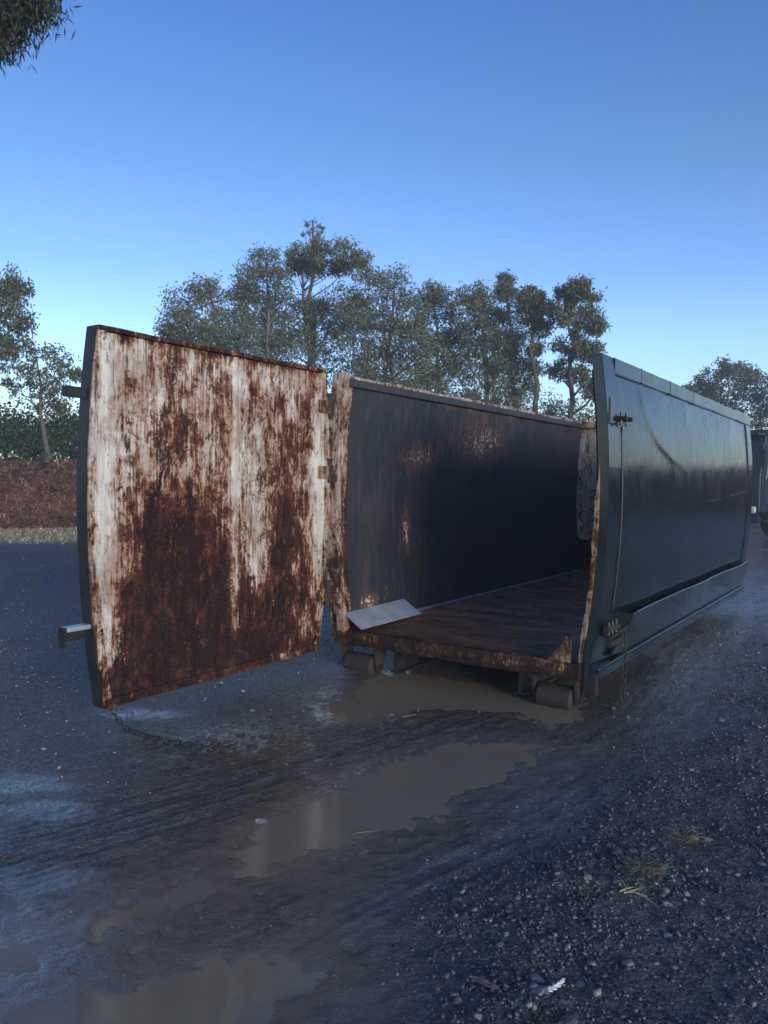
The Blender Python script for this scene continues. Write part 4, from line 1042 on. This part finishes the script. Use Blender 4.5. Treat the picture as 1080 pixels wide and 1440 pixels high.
# the big tree beside the camera whose twigs hang into the corner
cl = px_clumps([(0,14,22),(34,0,22),(60,-8,13),(4,46,13),(-4,64,6),(22,36,11),(52,14,8),(60,-50,30),(20,-40,40),(-40,0,40),(-60,60,35),(-110,-20,55),(-160,60,55)], 8.6, 31, .35)
cl += [(-7.2,9.4,7.8,.9),(-8.4,8.6,7.6,.9),(-7.8,10.2,6.9,.9),(-6.4,8.2,8.6,.8),(-9,9.6,6.6,.9)]
tree('gum_tree', 'big gum tree whose drooping leafy twigs hang over the yard', (-8.0, 9.2, 0.0), cl, M['leaf_dark'], None, 250, per=24, tufts=24, L=.115, Wd=.018, r0=.22, droop=1.1, spread=.22)

# ================================================================== TRUCK
def truck():
    c0 = at_depth(1069, 700, 24.0); fx, fy = -0.80, -0.60
    corner = Vector((c0[0], c0[1], 0)); side = Vector((.6, -.8, 0)); f_ = Vector((fx, fy, 0))
    ctr = corner - side*1.2
    root = empty('truck', (ctr.x, ctr.y, 0), math.atan2(fx, -fy)*-1+0)   # local -Y is forward
    ang = math.atan2(fy, fx)+math.pi/2; root.rotation_euler = (0, 0, ang)
    tag(root, 'dark parked truck half hidden behind the far end of the bin', 'truck')
    P = m_simple('truck_paint', (0.014, 0.024, 0.040), 0.35, 0.2, 3, bump=0); K = M['black_steel']
    GL = m_simple('truck_glass', (0.02, 0.025, 0.03), 0.08, 0.1, 3, bump=0); LP = m_simple('lamp_lens', (0.75, 0.75, 0.72), 0.2, 0.1, 3, bump=0)
    TP = m_simple('truck_trim', (0.16, 0.18, 0.21), 0.4, 0.1, 3, bump=0)
    TY = m_simple('tyre_rubber', (0.02, 0.02, 0.02), 0.85, 0.2, 10)
    # cab shell in profile (y forward is negative)
    pr = [(0.0,.75),(0.0,1.75),(0.28,3.05),(0.45,3.25),(2.05,3.30),(2.05,.75),(1.75,.75),(1.60,1.15),(1.25,1.28),(.85,1.15),(.70,.75)]
    m = MB().loft([[(x, y, z) for y, z in pr] for x in (-1.2, 1.2)]); cab = m.build('cab', P, root, .05, seg=3)
    m = MB().loft([[(x, -.012+.28*(z-1.75)/1.3, z) for z in (1.85, 2.95)]+[(x, -.002+.28*(z-1.75)/1.3, z) for z in (2.95, 1.85)] for x in (-1.06, 1.06)]); m.build('windscreen', GL, root)
    for sx in (-1, 1):
        xx = sx*1.202
        d_ = MB().loft([[(x, .32, 1.80), (x, .52, 2.85), (x, 1.45, 2.88), (x, 1.45, 1.80)] for x in (xx, xx+sx*.012)]).build('side_window', GL, root)
        MB().loft([[(x, .24, 1.72), (x, .47, 2.93), (x, .53, 2.86), (x, .33, 1.80)] for x in (xx, xx+sx*.03)]).build('window_pillar', TP, d_)
        dr = MB().box(min(xx, xx+sx*.015), max(xx, xx+sx*.015), .2, 1.5, .95, 1.70).build('door', P, root, .01)
        MB().box(min(xx+sx*.02, xx+sx*.05), max(xx+sx*.02, xx+sx*.05), 1.28, 1.44, 1.55, 1.60).build('handle', K, dr)
        mr = MB().box(sx*1.28-.08, sx*1.28+.08, -.10, -.03, 2.1, 2.65).build('mirror', K, root, .03)
        MB().tube([(sx*1.18, .3, 2.7), (sx*1.28, -.06, 2.75), (sx*1.28, -.06, 2.1), (sx*1.18, .2, 2.05)], .018, 8).build('mirror_arm', K, mr)
        hl = MB().box(sx*.92-.2, sx*.92+.2, -.10, -.02, .72, .92).build('headlight', LP, root, .03)
        MB().box(sx*.92-.26, sx*.92+.26, -.06, 0.02, .66, .98).build('lamp_frame', K, hl, .02)
        MB().box(min(sx*.95, sx*1.2), max(sx*.95, sx*1.2), .25, .70, .42, .50).build('step', K, root, .01)
        MB().tube([(sx*.75, .35, 1.78), (sx*.2, .02, 2.3)], .012, 6).build('wiper', K, root)
        for yy in (1.22, 5.2, 6.5):
            rr_ = .50; rings = []
            xa, xb = sx*.82, sx*1.14
            for x, r1 in ((xa, .30), (xa, .46), (xa+sx*.04, .5), (xb-sx*.04, .5), (xb, .46), (xb, .30), (xb-sx*.06, .26)):
                rings.append([(x, yy+r1*math.cos(2*math.pi*j/28), .5+r1*math.sin(2*math.pi*j/28)) for j in range(28)])
            wh = MB().loft(rings).build('wheel', TY, root, smooth=False)
            rings = [[(x, yy+r1*math.cos(2*math.pi*j/20), .5+r1*math.sin(2*math.pi*j/20)) for j in range(20)] for x, r1 in ((xb-sx*.05, .27), (xb-sx*.03, .25), (xb-sx*.05, .12), (xb+sx*.01, .10))]
            MB().loft(rings).build('rim', M['plate'], wh)
    bp = MB().box(-1.22, 1.22, -.16, .10, .42, .64).build('bumper', K, root, .04)
    gr = MB().box(-.62, .62, -.03, .02, 1.0, 1.62).build('grille', K, root, .01)
    for k in range(6): MB().box(-.58, .58, -.05, -.031, 1.05+k*.09, 1.09+k*.09).build('slat', P, gr)
    MB().box(-1.15, 1.15, -.12, .38, 3.06, 3.12).build('sun_visor', P, root, .02)
    for sx in (-.4, .4): MB().box(sx-.05, sx+.05, 1.3, 7.6, .72, .95).build('chassis_rail', K, root)
    MB().box(-1.2, 1.2, 2.3, 7.7, 1.15, 2.5).build('tipper_body', P, root, .03)
    for k in range(7):
        for sx in (-1, 1): MB().box(min(sx*1.2, sx*1.27), max(sx*1.2, sx*1.27), 2.4+k*.85, 2.48+k*.85, 1.16, 2.48).build('body_rib', P, root)
    for yy in (1.22, 5.2, 6.5): MB().tube([(-1, yy, .5), (1, yy, .5)], .07, 10).build('axle', K, root)
    for sx in (-1, 1): MB().box(sx*.45-.04, sx*.45+.04, 5.0, 6.7, .955, 1.145).build('spacer', K, root)
    MB().box(-.45, .45, 1.0, 1.5, .55, .80).build('cab_mount', K, root)
truck()

# ================================================================== HAZE
hz = MB().box(-185, 185, -135, 200, -1.2, 17.5).build('haze', None)
hm = bpy.data.materials.new('evening_haze'); hm.use_nodes = True; hn = hm.node_tree; hn.nodes.clear()
ho = hn.nodes.new('ShaderNodeOutputMaterial'); hv = hn.nodes.new('ShaderNodeVolumePrincipled')
hv.inputs['Color'].default_value = (0.72, 0.88, 1.0, 1); hv.inputs['Density'].default_value = 0.0024
hn.links.new(hv.outputs[0], ho.inputs['Volume']); hz.data.materials.append(hm)
tag(hz, 'thin evening haze over the yard', 'haze', kind='stuff')
